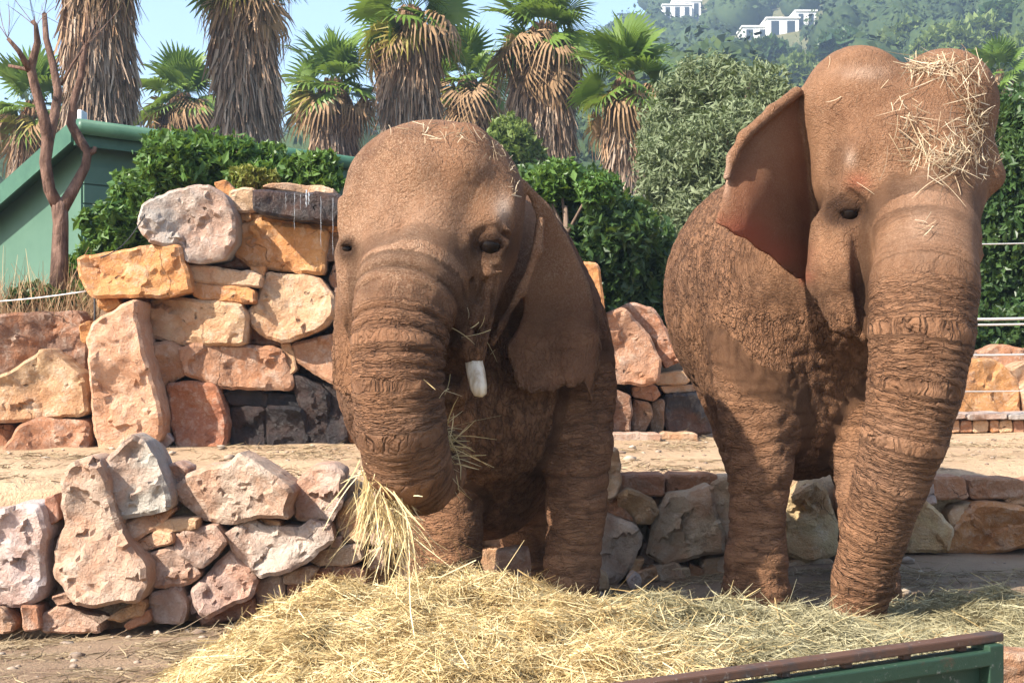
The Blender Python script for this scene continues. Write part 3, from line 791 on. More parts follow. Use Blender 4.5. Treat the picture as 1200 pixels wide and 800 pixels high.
def stone(parent, poly, Y, D=0.35, tone='l', wet=0.0, name='stone', flat=0.5, inflate=1.0, **kw):
    _st[0] += 1
    pl = np.array(poly, float); c = pl.mean(0); d = pl - c
    ln = np.linalg.norm(d, axis=1)[:, None]; pl = c + d * (1 + inflate / np.maximum(ln, 3))
    me = stone_mesh(pl, Y, D, _st[0], flat)
    attr(me, 'wet', np.full(len(me.vertices), wet))
    o = link(name, me, ROCK, parent, **kw)
    rg = np.random.default_rng(_st[0] + 500); cc = np.array(TONE[tone]) * rg.uniform(0.88, 1.1) * (1 + rg.normal(0, 0.03, 3))
    o.color = (*np.clip(cc, 0, 1), 1)
    return o
def zc(poly, s, ox, oy): return [(ox + a / s, oy + b / s) for a, b in poly]
def cen(poly): return np.mean(np.array(poly, float), axis=0)

def fill_wall(parent, px0, px1, y0, y1, rows, wmean, Yf, tones, seed, D=.35, **kw):
    """courses of rough blocks where other things stand in front of the wall"""
    rg = np.random.default_rng(seed); hs = rg.uniform(.7, 1.3, rows); hs = hs / hs.sum() * (y1 - y0); yy = y0
    for h_ in hs:
        x = px0
        while x < px1 - 6:
            wd_ = min(wmean * rg.uniform(.55, 1.5), px1 - x)
            if px1 - x - wd_ < wmean * .4: wd_ = px1 - x
            j = lambda: rg.normal(0, .07) * min(h_, wd_)
            pl = [(x + 1 + j(), yy + 1 + j()), (x + wd_ * .5 + j(), yy + j() * .6), (x + wd_ - 1 + j(), yy + 1 + j()), (x + wd_ - 1 + j() * .5, yy + h_ * .55), (x + wd_ - 1 + j(), yy + h_ - 1 + j()), (x + wd_ * .45 + j(), yy + h_ - 1), (x + 1 + j(), yy + h_ - 1 + j()), (x + j() * .5, yy + h_ * .5)]
            stone(parent, pl, float(Yf(x + wd_ / 2)) + rg.normal(0, .03), D, tones[rg.integers(0, len(tones))], inflate=1.2, **kw); x += wd_
        yy += h_
# upper rough block wall with the waterfall ledge
S5 = lambda p: zc(p, 2.3525, 0, 200)
UP = [
 ('g', 0.8, -.25, [(383,140),(400,90),(470,60),(540,45),(580,45),(620,70),(645,130),(640,190),(610,240),(560,250),(510,250),(500,205),(420,205),(400,180)]),
 ('o', .25, 0, [(590,35),(620,28),(645,55),(630,70),(605,55)]),
 ('l', .6, -.05, [(630,60),(665,48),(700,50),(703,110),(650,112),(632,90)]),
 ('o', .3, 0, [(640,118),(690,118),(692,138),(642,142)]), ('o', .3, 0, [(694,120),(720,124),(722,142),(695,138)]), ('o', .3, 0.02, [(724,124),(775,130),(770,150),(725,142)]), ('o', .3, 0, [(776,134),(930,150),(925,168),(775,152)]),
 ('o', .5, 0, [(660,150),(700,140),(900,160),(893,285),(850,282),(740,270),(690,262),(650,230),(640,195)]),
 ('r', .3, .12, [(570,252),(640,205),(690,265),(600,266)]),
 ('b', .4, .05, [(900,170),(950,172),(950,245),(893,245)]),
 ('o', .6, -.22, [(216,235),(420,207),(497,207),(508,250),(525,330),(450,345),(260,350),(240,320),(222,290)]),
 ('l', .5, -.12, [(507,258),(690,275),(720,290),(715,322),(600,310),(508,300)]), ('o', .5, -.10, [(525,305),(702,325),(700,370),(560,355),(533,345)]), ('o', .2, -.05, [(690,265),(730,265),(725,290),(700,285)]),
 ('l', .5, -.06, [(410,345),(660,368),(683,400),(678,483),(480,475),(405,455)]),
 ('l', .5, -.06, [(735,280),(870,290),(920,345),(922,400),(880,440),(790,468),(730,455),(690,420),(690,380),(710,360),(720,310)]),
 ('p', .35, -.05, [(415,480),(470,470),(500,490),(503,560),(440,600),(418,560)]),
 ('p', .5, -.05, [(505,490),(545,478),(770,485),(808,590),(790,607),(620,600),(510,560),(500,520)]), ('l', .25, 0, [(775,480),(800,475),(820,545),(800,560),(785,530)]),
 ('p', .4, 0, [(805,480),(930,445),(955,450),(955,590),(900,575),(820,530)]),
 ('l', .6, -.3, [(265,420),(340,375),(380,360),(385,420),(400,490),(415,560),(445,690),(440,740),(370,770),(270,775),(255,700),(250,600),(255,500),(245,470)]),
 ('b', .5, .05, [(-60,405),(100,395),(200,385),(225,410),(240,480),(235,565),(140,520),(80,540),(30,575),(-60,570)]),
 ('l', .6, -.2, [(-70,590),(40,550),(115,490),(160,520),(230,570),(240,670),(130,685),(20,690),(-70,690)]),
 ('p', .6, -.25, [(15,770),(60,700),(110,682),(235,690),(240,785),(150,800),(60,790)]), ('r', .4, 0, [(-50,700),(30,705),(15,775),(-50,775)]),
 ('o', .2, -.1, [(220,430),(245,415),(255,430),(235,475),(222,465)]), ('o', .25, -.1, [(270,355),(320,350),(335,370),(290,388),(272,375)]), ('r', .3, .08, [(330,352),(405,345),(408,400),(380,420),(350,380)]),
 ('r', .45, -.05, [(460,590),(520,580),(600,590),(625,690),(620,765),(540,765),(490,765),(470,680)]),
 ('k', .4, .04, [(615,610),(700,600),(735,620),(730,650),(640,645)]), ('d', .4, .04, [(625,652),(730,650),(735,765),(640,765)]), ('d', .4, .0, [(732,650),(840,652),(848,765),(737,765)]), ('k', .35, .05, [(738,612),(812,618),(835,655),(742,650)]), ('d', .4, .03, [(808,560),(880,590),(912,620),(902,760),(850,765),(830,650),(815,610)]), ('d', .4, .05, [(885,590),(955,590),(955,765),(905,765)]),
 ('p', .2, -.05, [(440,645),(460,640),(468,670),(450,675)]), ('w', .15, -.12, [(440,740),(460,725),(473,745),(450,768)]),
 ('b', .3, .02, [(920,260),(955,250),(955,345),(925,340),(910,300)]), ('b', .3, .05, [(925,350),(960,345),(960,440),(928,440)]),
 ('l', .4, .25, [(730,45),(760,35),(880,40),(920,50),(915,70),(730,50)]),
 ('r', .3, .08, [(683,400),(735,455),(790,470),(770,483),(690,480)]), ('r', .25, .1, [(380,420),(412,400),(408,470),(395,480)]),
]
up_wall = empty('block_wall', (-2.4, 10.1, 0.45), 'upper rough limestone block wall with dark wet stones at its foot', 'wall')
for tn, D, dy, poly in UP:
    pl = S5(poly); c = cen(pl)
    wet = 1.0 if tn in 'dk' else 0.0
    stone(up_wall, pl, float(upwallY(c[0])) + 0.0 + dy, D, tn, wet, inflate=1.8, flat=.7)
led = S5([(700,50),(955,66),(955,145),(860,138),(703,117)])
stone(up_wall, led, float(upwallY(340)) - 0.30, 0.6, 'd', 0.8, name='ledge')
fill_wall(up_wall, 408, 640, 262, 520, 5, 62, upwallY, 'olpblo', 71)
fill_wall(up_wall, -330, -28, 372, 528, 3, 70, upwallY, 'lpob', 72)
# the same wall beyond the tusked elephant
S2 = lambda p: zc(p, 2.0, 660, 300)
mid_wall = empty('block_wall', (0.9, 11.2, 0.45), 'low wall of leaning reddish boulders seen between the two elephants', 'wall')
for tn, D, dy, poly in [
 ('o', .4, -.05, [(36,12),(85,18),(100,130),(60,130),(40,80)]),
 ('p', .4, -.12, [(100,135),(140,118),(200,180),(232,250),(225,290),(200,305),(110,300),(95,220)]), ('p', .35, .02, [(120,130),(160,110),(215,125),(240,170),(280,245),(240,262),(215,200),(180,160)]),
 ('l', .35, -.05, [(220,275),(290,268),(300,290),(290,302),(215,302)]), ('p', .3, 0, [(160,305),(215,302),(228,325),(210,340),(165,330)]), ('b', .3, 0, [(165,335),(205,345),(210,370),(190,412),(162,412)]),
 ('k', .4, -.1, [(240,325),(330,318),(345,370),(350,418),(245,416),(235,360)]), ('b', .35, 0, [(115,310),(160,330),(160,412),(110,412)]), ('l', .3, 0, [(225,303),(310,302),(312,316),(240,322)]), ('b', .3, .05, [(208,345),(238,335),(236,412),(205,412)]), ('b', .3, .05, [(300,260),(380,270),(390,320),(312,316)]), ('k', .3, .05, [(335,322),(420,325),(420,418),(352,418)]), ('l', .4, 0, [(20,130),(95,140),(100,300),(20,300)]), ('b', .4, 0.02, [(20,305),(110,308),(105,412),(20,412)]),
 ('t', .3, -.28, [(105,414),(228,416),(226,440),(100,438)]), ('l', .3, -.3, [(228,414),(312,414),(316,440),(230,446)]), ('t', .3, -.25, [(316,418),(420,420),(420,440),(318,440)])]:
    pl = S2(poly); stone(mid_wall, pl, float(upwallY(cen(pl)[0])) + dy, D, tn, 0.6 if tn == 'k' else 0)
fill_wall(mid_wall, 872, 1085, 405, 512, 3, 50, upwallY, 'plob', 73)
# kerb and boulders on the right
kerb = empty('stone_kerb', (4.0, 12.3, 0.42), 'low kerb with a flat grey coping behind the sandy terrace', 'kerb')
yk = 12.2
for a, b in [(1082, 1132), (1134, 1180), (1182, 1228), (1230, 1280)]:
    stone(kerb, [(a, 485), (b, 484), (b, 491), (a, 492)], yk - 0.05, 0.5, 'g', name='coping', inflate=0.2)
x0 = 1085
for k in range(14):
    wd = [13, 17, 11, 15, 19, 12, 16][k % 7]
    stone(kerb, [(x0, 493), (x0 + wd - 2, 492), (x0 + wd - 1, 506), (x0 - 1 + k % 3, 507)], yk + 0.02, 0.3, 'lol p'.replace(' ', '')[k % 4], inflate=0.2); x0 += wd
for i, (tn, pl, lb) in enumerate([('o', [(1124,440),(1135,424),(1160,420),(1180,430),(1196,452),(1197,488),(1122,488),(1119,460)], 'pitted golden boulder behind the kerb, below the wires'),
        ('l', [(1186,432),(1205,424),(1235,430),(1250,460),(1246,488),(1202,488),(1198,455)], 'smoother pale golden boulder behind the kerb, next to the pitted one')]):
    o = stone(None, pl, 13.0, 0.55, tn, name='boulder', flat=1.0, label=lb, cat='boulder')
back_wall = empty('block_wall', (4.6, 13.6, 0.6), 'low row of dark reddish stones behind the golden boulders', 'wall')
for tn, pl in [('b', [(1090,412),(1135,405),(1150,418),(1146,440),(1090,440)]), ('p', [(1148,412),(1172,404),(1200,408),(1205,430),(1160,432)]), ('b', [(1200,410),(1240,402),(1270,412),(1270,440),(1206,440)]), ('r', [(1090,440),(1260,440),(1260,490),(1090,490)])]:
    stone(back_wall, pl, 13.7, 0.4, tn)

# lower dry stone wall
S6 = lambda p: zc(p, 2.58, 0, 490)
LW = [('w', .4, 0, [(-90,290),(0,280),(60,265),(125,268),(145,340),(130,440),(130,540),(60,570),(0,568),(-90,570)]), ('p', .2, .02, [(135,245),(165,235),(175,305),(150,318),(135,290)]),
 ('t', .5, -.1, [(185,190),(215,140),(270,120),(300,130),(320,180),(335,260),(355,330),(390,380),(440,440),(447,500),(430,545),(360,550),(290,562),(240,555),(180,490),(163,460),(170,370),(195,330),(185,260)]),
 ('w', .4, -.04, [(308,140),(350,100),(400,52),(440,80),(460,120),(500,200),(515,270),(480,280),(370,300),(350,250),(330,195)]), ('l', .35, -.02, [(375,312),(500,268),(520,285),(480,325),(420,365),(395,355)]),
 ('t', .3, .1, [(490,150),(530,140),(565,155),(550,195),(510,210),(495,185)]),
 ('t', .5, -.08, [(515,215),(560,175),(620,150),(690,140),(720,110),(760,130),(830,170),(890,215),(870,270),(875,300),(780,295),(700,320),(620,315),(560,270),(525,245)]),
 ('t', .4, -.04, [(885,260),(900,190),(940,150),(1000,142),(1040,165),(1030,260),(1000,310),(900,305)]), ('l', .4, -.02, [(1015,290),(1060,240),(1100,250),(1115,380),(1040,370),(1015,330)]),
 ('l', .3, -.02, [(490,308),(590,302),(595,335),(510,342),(465,335)]), ('l', .3, -.02, [(405,380),(470,345),(520,345),(525,375),(450,395),(410,405)]), ('t', .35, -.03, [(430,420),(520,385),(560,410),(600,470),(560,500),(460,512),(445,460)]),
 ('t', .35, -.05, [(525,350),(600,335),(650,325),(680,370),(655,410),(610,447),(560,420),(535,390)]), ('w', .45, -.08, [(685,350),(740,310),(770,308),(800,330),(900,335),(930,310),(990,320),(1003,370),(960,400),(920,440),(850,465),(790,478),(750,450),(710,410)]), ('l', .2, 0, [(770,300),(850,310),(845,328),(790,325)]),
 ('t', .4, -.06, [(580,515),(640,460),(690,405),(740,450),(770,490),(760,540),(690,560),(640,600),(600,570)]), ('t', .35, -.03, [(935,430),(980,395),(1090,380),(1095,420),(1060,445),(960,445)]), ('t', .35, -.04, [(450,530),(540,510),(560,560),(555,615),(460,618)]),
 ('l', .25, -.05, [(330,600),(420,545),(440,560),(430,590),(370,612)]), ('p', .25, -.06, [(380,620),(445,580),(450,615),(390,635)]), ('t', .2, 0, [(560,545),(590,530),(605,570),(580,590)]), ('p', .2, -.05, [(65,570),(110,572),(120,635),(70,640)]), ('p', .25, -.03, [(-60,575),(5,578),(40,620),(30,645),(-60,645)]), ('t', .3, -.03, [(125,600),(180,565),(250,600),(300,620),(300,648),(130,648)]), ('t', .2, -.03, [(160,540),(200,530),(210,555),(175,562)]), ('t', .3, -.02, [(860,470),(930,450),(960,455),(920,500),(860,500)]), ('w', .12, -.04, [(1005,365),(1030,360),(1030,385),(1005,385)]), ('t', .3, 0, [(1110,400),(1160,390),(1165,450),(1112,455)]), ('t', .35, 0, [(1118,240),(1180,230),(1190,380),(1120,380)]),
 ('b', .25, .08, [(130,320),(165,320),(165,450),(135,470)]), ('b', .25, .08, [(440,400),(470,420),(460,500),(440,440)]), ('t', .25, .03, [(770,500),(850,470),(860,560),(780,570)]), ('p', .25, .02, [(600,590),(640,605),(690,565),(760,545),(770,600),(620,625)]), ('p', .25, .02, [(870,505),(960,460),(1100,450),(1105,520),(880,545)])]
low_wall = empty('dry_stone_wall', (-1.4, 7.4, -0.28), 'low dry stone wall of pale pitted boulders in the shade beside the hay heap', 'wall')
for tn, D, dy, poly in LW:
    pl = S6(poly); stone(low_wall, pl, float(wallY(cen(pl)[0])) + dy - 0.02, D, tn, inflate=2.2, flat=1.0)
S4 = lambda p: zc(p, 2.105, 770, 380)
fill_wall(low_wall, 464, 700, 572, 712, 4, 42, wallY, 'twtl', 74, D=.3)
fill_wall(low_wall, -260, -36, 585, 752, 3, 60, lambda p: wallY(p) - .02, 'twtl', 75)
RW = [('l', .3, 0, S2([(92,460),(130,455),(135,520),(125,560),(98,570)])), ('l', .35, -.05, S2([(125,560),(160,548),(210,570),(222,600),(205,630),(170,620),(135,590)])), ('c', .4, -.08, S2([(80,600),(170,630),(188,660),(160,730),(120,775),(85,765),(72,680)])),
 ('c', .5, -.08, S2([(210,640),(245,560),(300,555),(345,535),(350,590),(372,640),(375,690),(320,700),(240,725),(200,700)])), ('c', .45, -.03, S2([(348,532),(400,515),(420,560),(415,680),(380,690),(374,640),(352,590)])),
 ('l', .2, -.05, S2([(165,710),(188,712),(175,745),(152,750)])), ('l', .2, -.1, S2([(170,745),(215,730),(222,755),(190,768)])), ('c', .25, -.05, S2([(225,735),(290,730),(300,758),(230,765)])), ('p', .2, -.05, S2([(298,722),(325,735),(326,758),(300,756)])), ('l', .3, -.05, S2([(330,712),(400,705),(405,750),(332,752)])), ('b', .2, .05, S2([(190,670),(215,700),(210,728),(180,710)])), ('p', .3, .02, S2([(90,575),(125,568),(165,622),(90,600)])), ('b', .3, .1, S2([(210,570),(245,560),(212,640),(200,630)])),
 ('l', .45, -.05, S4([(320,440),(390,390),(420,415),(450,500),(455,560),(360,582),(312,560)])), ('l', .4, -.02, S4([(455,400),(540,400),(560,480),(560,570),(470,570)])),
 ('l', .45, -.05, S4([(560,470),(640,410),(700,470),(722,500),(705,560),(560,567)])), ('o', .5, -.05, S4([(710,560),(745,480),(800,440),(880,445),(960,480),(960,540),(830,565)])), ('l', .3, .03, S4([(722,470),(740,455),(800,440),(745,485),(725,500)])), ('l', .4, 0, S4([(960,450),(1060,440),(1080,550),(965,560)])),
 ('c', .25, -.05, S4([(-30,600),(50,590),(70,628),(-30,632)])), ('c', .2, -.04, S4([(110,592),(165,575),(165,625),(118,622)])), ('c', .25, -.08, S4([(320,590),(360,580),(430,580),(435,605),(325,612)])), ('c', .2, -.06, S4([(440,585),(560,575),(565,600),(445,605)])),
 ('w', .25, .05, S4([(655,390),(680,395),(690,440),(665,440)])), ('l', .25, .05, S4([(850,420),(920,405),(930,445),(870,443)]))]
right_wall = empty('dry_stone_wall', (2.0, 8.2, -0.1), 'sunlit low stone wall of large cream boulders behind the elephants\' legs', 'wall')
for tn, D, dy, pl in RW:
    stone(right_wall, pl, float(wallY(cen(pl)[0])) + dy - 0.02, D, tn, inflate=2.2, flat=1.0)
for pl in (S4([(640,378),(760,376),(770,432),(650,432)]), S4([(772,378),(905,382),(905,428),(775,432)]), S4([(908,383),(1050,388),(1050,430),(908,430)]), S4([(-100,372),(20,370),(20,425),(-98,420)]), S4([(22,372),(150,370),(150,395),(24,428)])):
    stone(right_wall, pl, float(wallY(cen(pl)[0])) + 0.02, 0.35, 'p', name='coping', inflate=0.6, flat=0.3)
fill_wall(right_wall, 1285, 1480, 565, 650, 2, 70, wallY, 'lco', 76)
# loose stones
LOOSE = [([(581, 648), (602, 643), (620, 645), (622, 680), (580, 682)], 6.25, 't', 'squared pinkish stone block between the tusked elephant\'s legs'),
 ([(1158, 768), (1180, 765), (1240, 768), (1240, 840), (1150, 840)], 4.1, 'p', 'reddish boulder beside the end of the green metal feed panel'),
 ([(736, 682), (744, 672), (752, 678), (750, 688), (740, 690)], 7.6, 'w', 'small white stone at the foot of the wall between the elephants'),
 ([(688, 676), (700, 668), (712, 674), (714, 690), (690, 692)], 7.5, 'l', 'small cream stone beside the tusked elephant\'s leg')]
for pl, Y, tn, lb in LOOSE: stone(None, pl, Y, 0.2, tn, name='loose_stone', label=lb, cat='stone')

# thin water running off the ledge
wm = NT('water_thin'); wm.fin((0.85, 0.9, 0.95), 0.08, None, 0.5); wm.bsdf.inputs['Transmission Weight'].default_value = 0.7; wm.bsdf.inputs['IOR'].default_value = 1.33
WAT = wm.m
fall = empty('waterfall', P(360, 232, 9.8), 'thin trickling waterfall running off the dark stone ledge', 'waterfall')
for a, b0, b1, r_ in [(359, 223, 243, .005), (362, 225, 240, .004), (345, 226, 270, .0014), (352, 228, 246, .0012), (376, 230, 290, .0015), (335, 226, 246, .0012), (390, 232, 300, .0015)]:
    pts = [P(a + .35 * math.sin(k * 1.9 + a), b0 + (b1 - b0) * k / 8, 9.82 - 0.03 * min(k, 3) / 3) for k in range(9)]
    link('water_strand', tube_mesh('strand', pts, [r_ * (1 + .5 * math.sin(k * 2.1 + a)) for k in range(9)], 6), WAT, fall)
# pool of water at its foot
tw = NT('water_dark'); POOL = tw.fin((0.02, 0.025, 0.03), 0.06, tw.bump(tw.noise(tw.pos((1, 1, 1)), 14, 3), 0.25, 0.02), 0.5)
# ================================================================ shed, palms, trees, hills
tg = NT('green_paint'); _p = tg.pos((1, 1, 1))
GREEN = tg.fin(tg.mix(tg.ramp(tg.noise(_p, 1.4, 6, .65), [(.35, 0), (.7, 1)]), (0.060, 0.125, 0.085), (0.085, 0.160, 0.112)), 0.55, tg.bump(tg.noise(_p, 3, 3), 0.15, 0.02), 0.35)
tg = NT('green_fascia'); _p = tg.pos((1, 1, 1))
GREEND = tg.fin(tg.mix(tg.ramp(tg.noise(_p, 5, 6, .65), [(.35, 0), (.7, 1)]), (0.028, 0.085, 0.05), (0.05, 0.125, 0.075)), 0.45, None, 0.4)
A = np.array([-4.42, 14.0]); U = np.array([6.7, 7.8]); LU = np.linalg.norm(U); U = U / LU; Vd = np.array([-U[1], U[0]])
ZT, ZB, SL, WD = 3.27, 0.9, 0.385, 5.0
def prism(name, pts_bottom, z0, z1):
    """pts (k,2) footprint; z1 per point or scalar"""
    k = len(pts_bottom); z0 = np.broadcast_to(z0, (k,)); z1 = np.broadcast_to(z1, (k,))
    v = [(p[0], p[1], a) for p, a in zip(pts_bottom, z0)] + [(p[0], p[1], a) for p, a in zip(pts_bottom, z1)]
    f = [tuple(range(k))[::-1], tuple(range(k, 2 * k))] + [(i, (i + 1) % k, k + (i + 1) % k, k + i) for i in range(k)]
    me = bpy.data.meshes.new(name); me.from_pydata([tuple(map(float, q)) for q in v], [], f); me.update()
    bm = bmesh.new(); bm.from_mesh(me); bmesh.ops.recalc_face_normals(bm, faces=bm.faces[:]); bm.to_mesh(me); bm.free()
    return me
shed = empty('shed', (A[0], A[1], 1.2), 'long green painted shed with a sloping roof behind the shrubs', 'building')
B = A + U * (LU + 1.5)
swall = link('wall', prism('wall', [A, B, B + Vd * WD, A + Vd * WD], ZB, [ZT, ZT, ZT - SL * WD, ZT - SL * WD]), GREEN, shed)
ov = 0.22
r0 = A - U * ov - Vd * ov; r1 = B + U * ov - Vd * ov; r2 = r1 + Vd * (WD + 2 * ov); r3 = r0 + Vd * (WD + 2 * ov)
zt0 = ZT + SL * ov + 0.01; zt1 = zt0 - SL * (WD + 2 * ov)
link('roof', prism('roof', [r0, r1, r2, r3], [zt0, zt0, zt1, zt1], [zt0 + .07, zt0 + .07, zt1 + .07, zt1 + .07]), GREEND, shed)
fz = zt0
link('fascia', prism('fascia', [r0 - Vd * .03, r1 - Vd * .03, r1, r0], fz - 0.16, fz + 0.09), GREEND, shed)
link('rake_board', prism('rake', [r0 - U * .03, r0, r3, r3 - U * .03], [fz - .13, fz - .13, zt1 - .13, zt1 - .13], [fz + .085, fz + .085, zt1 + .085, zt1 + .085]), GREEND, shed)
gp = [np.array([*(r0 - Vd * .11 - U * .02), fz + .02]), np.array([*(r1 - Vd * .11), fz + .02])]
link('gutter', tube_mesh('gutter', gp, .075, 12), GREEND, shed)
for k in range(9):
    z0 = ZT - 0.22 - (k + 1) * 0.2; a = A - Vd * .028 + U * 0.02; b = B - Vd * .028
    link('siding_board', prism('board', [a, b, b + Vd * .022, a + Vd * .022], z0 + .012, z0 + .195), GREEN, swall)
# floodlight on the corner of the shed
fl = empty('floodlight', P(99, 152, 13.7), 'small pale floodlight on the peak of the shed roof', 'lamp')
tw_ = NT('pale_plastic'); PALE = tw_.fin((0.55, 0.58, 0.62), 0.5)
link('housing', box_mesh('housing', P(90, 146, 13.75), P(103, 132, 13.95), 0.02), PALE, fl)
link('bracket', tube_mesh('bracket', [P(97, 150, 13.85), P(97, 144, 13.85)], .02, 6), PALE, fl)
tb = NT('black_cable'); CABLE = tb.fin((0.02, 0.02, 0.022), 0.6)
link('cable', tube_mesh('cable', [P(183, 226, 9.9) * (1 - k / 8) + P(118, 302, 9.6) * k / 8 + np.array([0, 0, -0.1 * math.sin(math.pi * k / 8)]) for k in range(9)], 0.004, 6), CABLE, None, 'dark cable running down from the grey boulder into the scrub', 'cable')

# ---------------------------------------------------------------- foliage
def leaf_mat(name, a, b, c, rough=0.5, trans=0.25):
    t = NT(name); r = t.at('rnd')
    n1 = t.noise(t.n('NewGeometry').outputs['Position'], 1.3, 3)
    col = t.mix(t.ramp(r, [(0.1, 0), (0.9, 1)]), a, b)
    col = t.mix(t.math('MULTIPLY', t.ramp(n1, [(.4, 0), (.7, 1)]), 0.5), col, c)
    t.fin(col, rough, None, 0.3)
    if trans:
        tr = t.n('BsdfTranslucent'); t.set(tr.inputs['Color'], t.mix(0.5, col, (0.25, 0.35, 0.04)))
        ms = t.n('MixShader', i_0=trans, i_1=t.bsdf.outputs[0], i_2=tr.outputs[0]); t.t.links.new(ms.outputs[0], t.out.inputs['Surface'])
    return t.m
def leaves_mesh(name, cen_, rad, n, ln, wd, up=0.3, seed=0, fill=0.45, outward=0.6, clump=0):
    """leaf sized rhombic faces spread in ellipsoids (centres (k,3), radii (k,3)); most towards the surface, gaps between clumps"""
    rg = np.random.default_rng(seed)
    cen_ = np.array(cen_, float); rad = np.array(rad, float)
    vol = np.prod(rad, 1) ** 0.75; ci = rg.choice(len(cen_), n, p=vol / vol.sum())
    d = rg.normal(size=(n, 3)); d /= np.linalg.norm(d, axis=1)[:, None]
    rr = fill + (1.05 - fill) * rg.random(n) ** 0.6
    if clump:
        p0 = cen_[ci] + d * rad[ci] * rr[:, None]
        tw = p0[rg.integers(0, n, n // clump + 1)]
        k = rg.integers(0, len(tw), n)
        p = tw[k] + rg.normal(0, 1, (n, 3)) * (rad[ci].min(1)[:, None] * 0.10)
    else: p = cen_[ci] + d * rad[ci] * rr[:, None]
    ax = rg.normal(size=(n, 3)) + outward * d * 1.5 + np.array([0, 0, up]); ax /= np.linalg.norm(ax, axis=1)[:, None]
    s = np.cross(ax, rg.normal(size=(n, 3))); s /= np.linalg.norm(s, axis=1)[:, None]
    ls_ = np.clip(rg.lognormal(0, .32, n), .4, 2)[:, None]; L = ln * ls_; W = wd * ls_ * rg.uniform(0.75, 1.25, n)[:, None]
    nn = np.cross(ax, s)
    v = np.stack([p - ax * L * .5, p + s * W * .5 + nn * W * .15, p + ax * L * .5, p - s * W * .5 + nn * W * .15], 1).reshape(-1, 3)
    me = npmesh(name, v, np.arange(4 * n).reshape(-1, 4), False)
    attr(me, 'rnd', np.repeat(rg.random(n), 4))
    return me
tbk = NT('bark'); BARK = tbk.fin(tbk.mix(tbk.noise(tbk.pos((1, 1, .3)), 25, 4), (0.10, 0.07, 0.05), (0.24, 0.17, 0.125)), 0.9, tbk.bump(tbk.noise(tbk.pos((1, 1, .25)), 30, 4), 0.8, 0.02), 0.1)
def tree(name, base, cen_, rad, n, ln, wd, lm, tr, label, cat='tree', seed=0, up=.3, fill=.45, clump=0, group=None, outward=0.6, limbs=True):
    base = np.array(base, float); rt = empty(name, base, label, cat, group)
    link('crown', leaves_mesh('crown', cen_, rad, n, ln, wd, up, seed, fill, outward, clump), lm, rt)
    cc = np.array(cen_, float); mid = base * 0.6 + cc.mean(0) * 0.4; mid[2] = base[2] + (cc[:, 2].mean() - base[2]) * 0.5
    link('trunk', tube_mesh('trunk', [base - np.array([0, 0, .15]), base * .5 + mid * .5 + np.array([.04, .02, 0]), mid, mid * .4 + cc.mean(0) * .6], [tr, tr * .8, tr * .7, tr * .45], 8), BARK, rt)
    if limbs:
        for k in range(0, len(cc), max(1, len(cc) // 8)):
            c = cc[k]; m = mid * .45 + c * .55 + np.array([0, 0, .06])
            link('limb', tube_mesh('limb', [mid, m, c + np.array([0, 0, np.array(rad)[k][2] * .5])], [tr * .5, tr * .3, tr * .1], 6), BARK, rt)
    return rt
def blob(pxs, Y, jit=0.25, seed=0, depth=1.0):
    """list of (px, py, rx px, rz px) -> centres and radii in metres"""
    rg = np.random.default_rng(seed); c = []; r = []
    for a, b, rx, rz in pxs:
        y = Y + rg.uniform(-jit, jit)
        c.append(P(a, b, y)); r.append((rx / F * y, 0.5 * (rx + rz) / F * y * depth, rz / F * y))
    return c, r
L_SHRUB = leaf_mat('leaf_bright', (0.035, 0.085, 0.015), (0.085, 0.165, 0.03), (0.13, 0.20, 0.04), 0.42)
L_DARK = leaf_mat('leaf_dark', (0.022, 0.05, 0.016), (0.05, 0.095, 0.025), (0.075, 0.12, 0.035), 0.4)
L_OLIVE = leaf_mat('leaf_olive', (0.085, 0.115, 0.05), (0.17, 0.20, 0.105), (0.21, 0.235, 0.13), 0.55, 0.15)
L_LIGHT = leaf_mat('leaf_light', (0.085, 0.13, 0.025), (0.16, 0.21, 0.05), (0.19, 0.22, 0.06), 0.5)
L_YEL = leaf_mat('leaf_yellow_green', (0.10, 0.13, 0.02), (0.22, 0.22, 0.05), (0.30, 0.26, 0.07), 0.45)
def uz(x, y): return float(upz(np.array([x]), np.array([y]))[0])

c, r = blob([(130, 262, 34, 26), (165, 232, 36, 34), (205, 190, 42, 36), (245, 185, 40, 32), (280, 190, 38, 30), (215, 225, 60, 40), (270, 215, 50, 30), (320, 198, 34, 26), (150, 285, 40, 26), (310, 215, 40, 22), (180, 262, 50, 32), (100, 320, 22, 34), (115, 350, 16, 26)], 11.4, .5, 1)
tree('shrub', (-3.0, 11.5, uz(-3.0, 11.5)), c, r, 26000, .075, .036, L_SHRUB, .07, 'bright green leafy shrub growing over the block wall in front of the shed', 'shrub', 1, fill=.3, clump=9)
c, r = blob([(352, 203, 22, 20), (376, 200, 20, 22), (335, 212, 20, 14), (385, 215, 16, 14)], 11.0, .2, 2)
tree('shrub', (-1.7, 11.1, uz(-1.7, 11.1)), c, r, 5000, .07, .034, L_SHRUB, .03, 'small green bush above the waterfall ledge', 'shrub', 2, fill=.3, clump=9)
c, r = blob([(290, 206, 20, 12), (312, 210, 14, 10)], 10.75, .1, 3)
tree('shrub', (-2.05, 10.8, uz(-2.05, 10.8)), c, r, 1500, .055, .028, L_YEL, .02, 'small yellow green plant on top of the block wall', 'shrub', 3, fill=.2, clump=7, limbs=False)
c, r = blob([(640, 230, 40, 38), (690, 235, 44, 34), (660, 275, 60, 44), (715, 275, 50, 46), (750, 300, 44, 50), (690, 325, 70, 44), (765, 350, 44, 44), (600, 260, 30, 40), (720, 360, 50, 36)], 12.9, .5, 4)
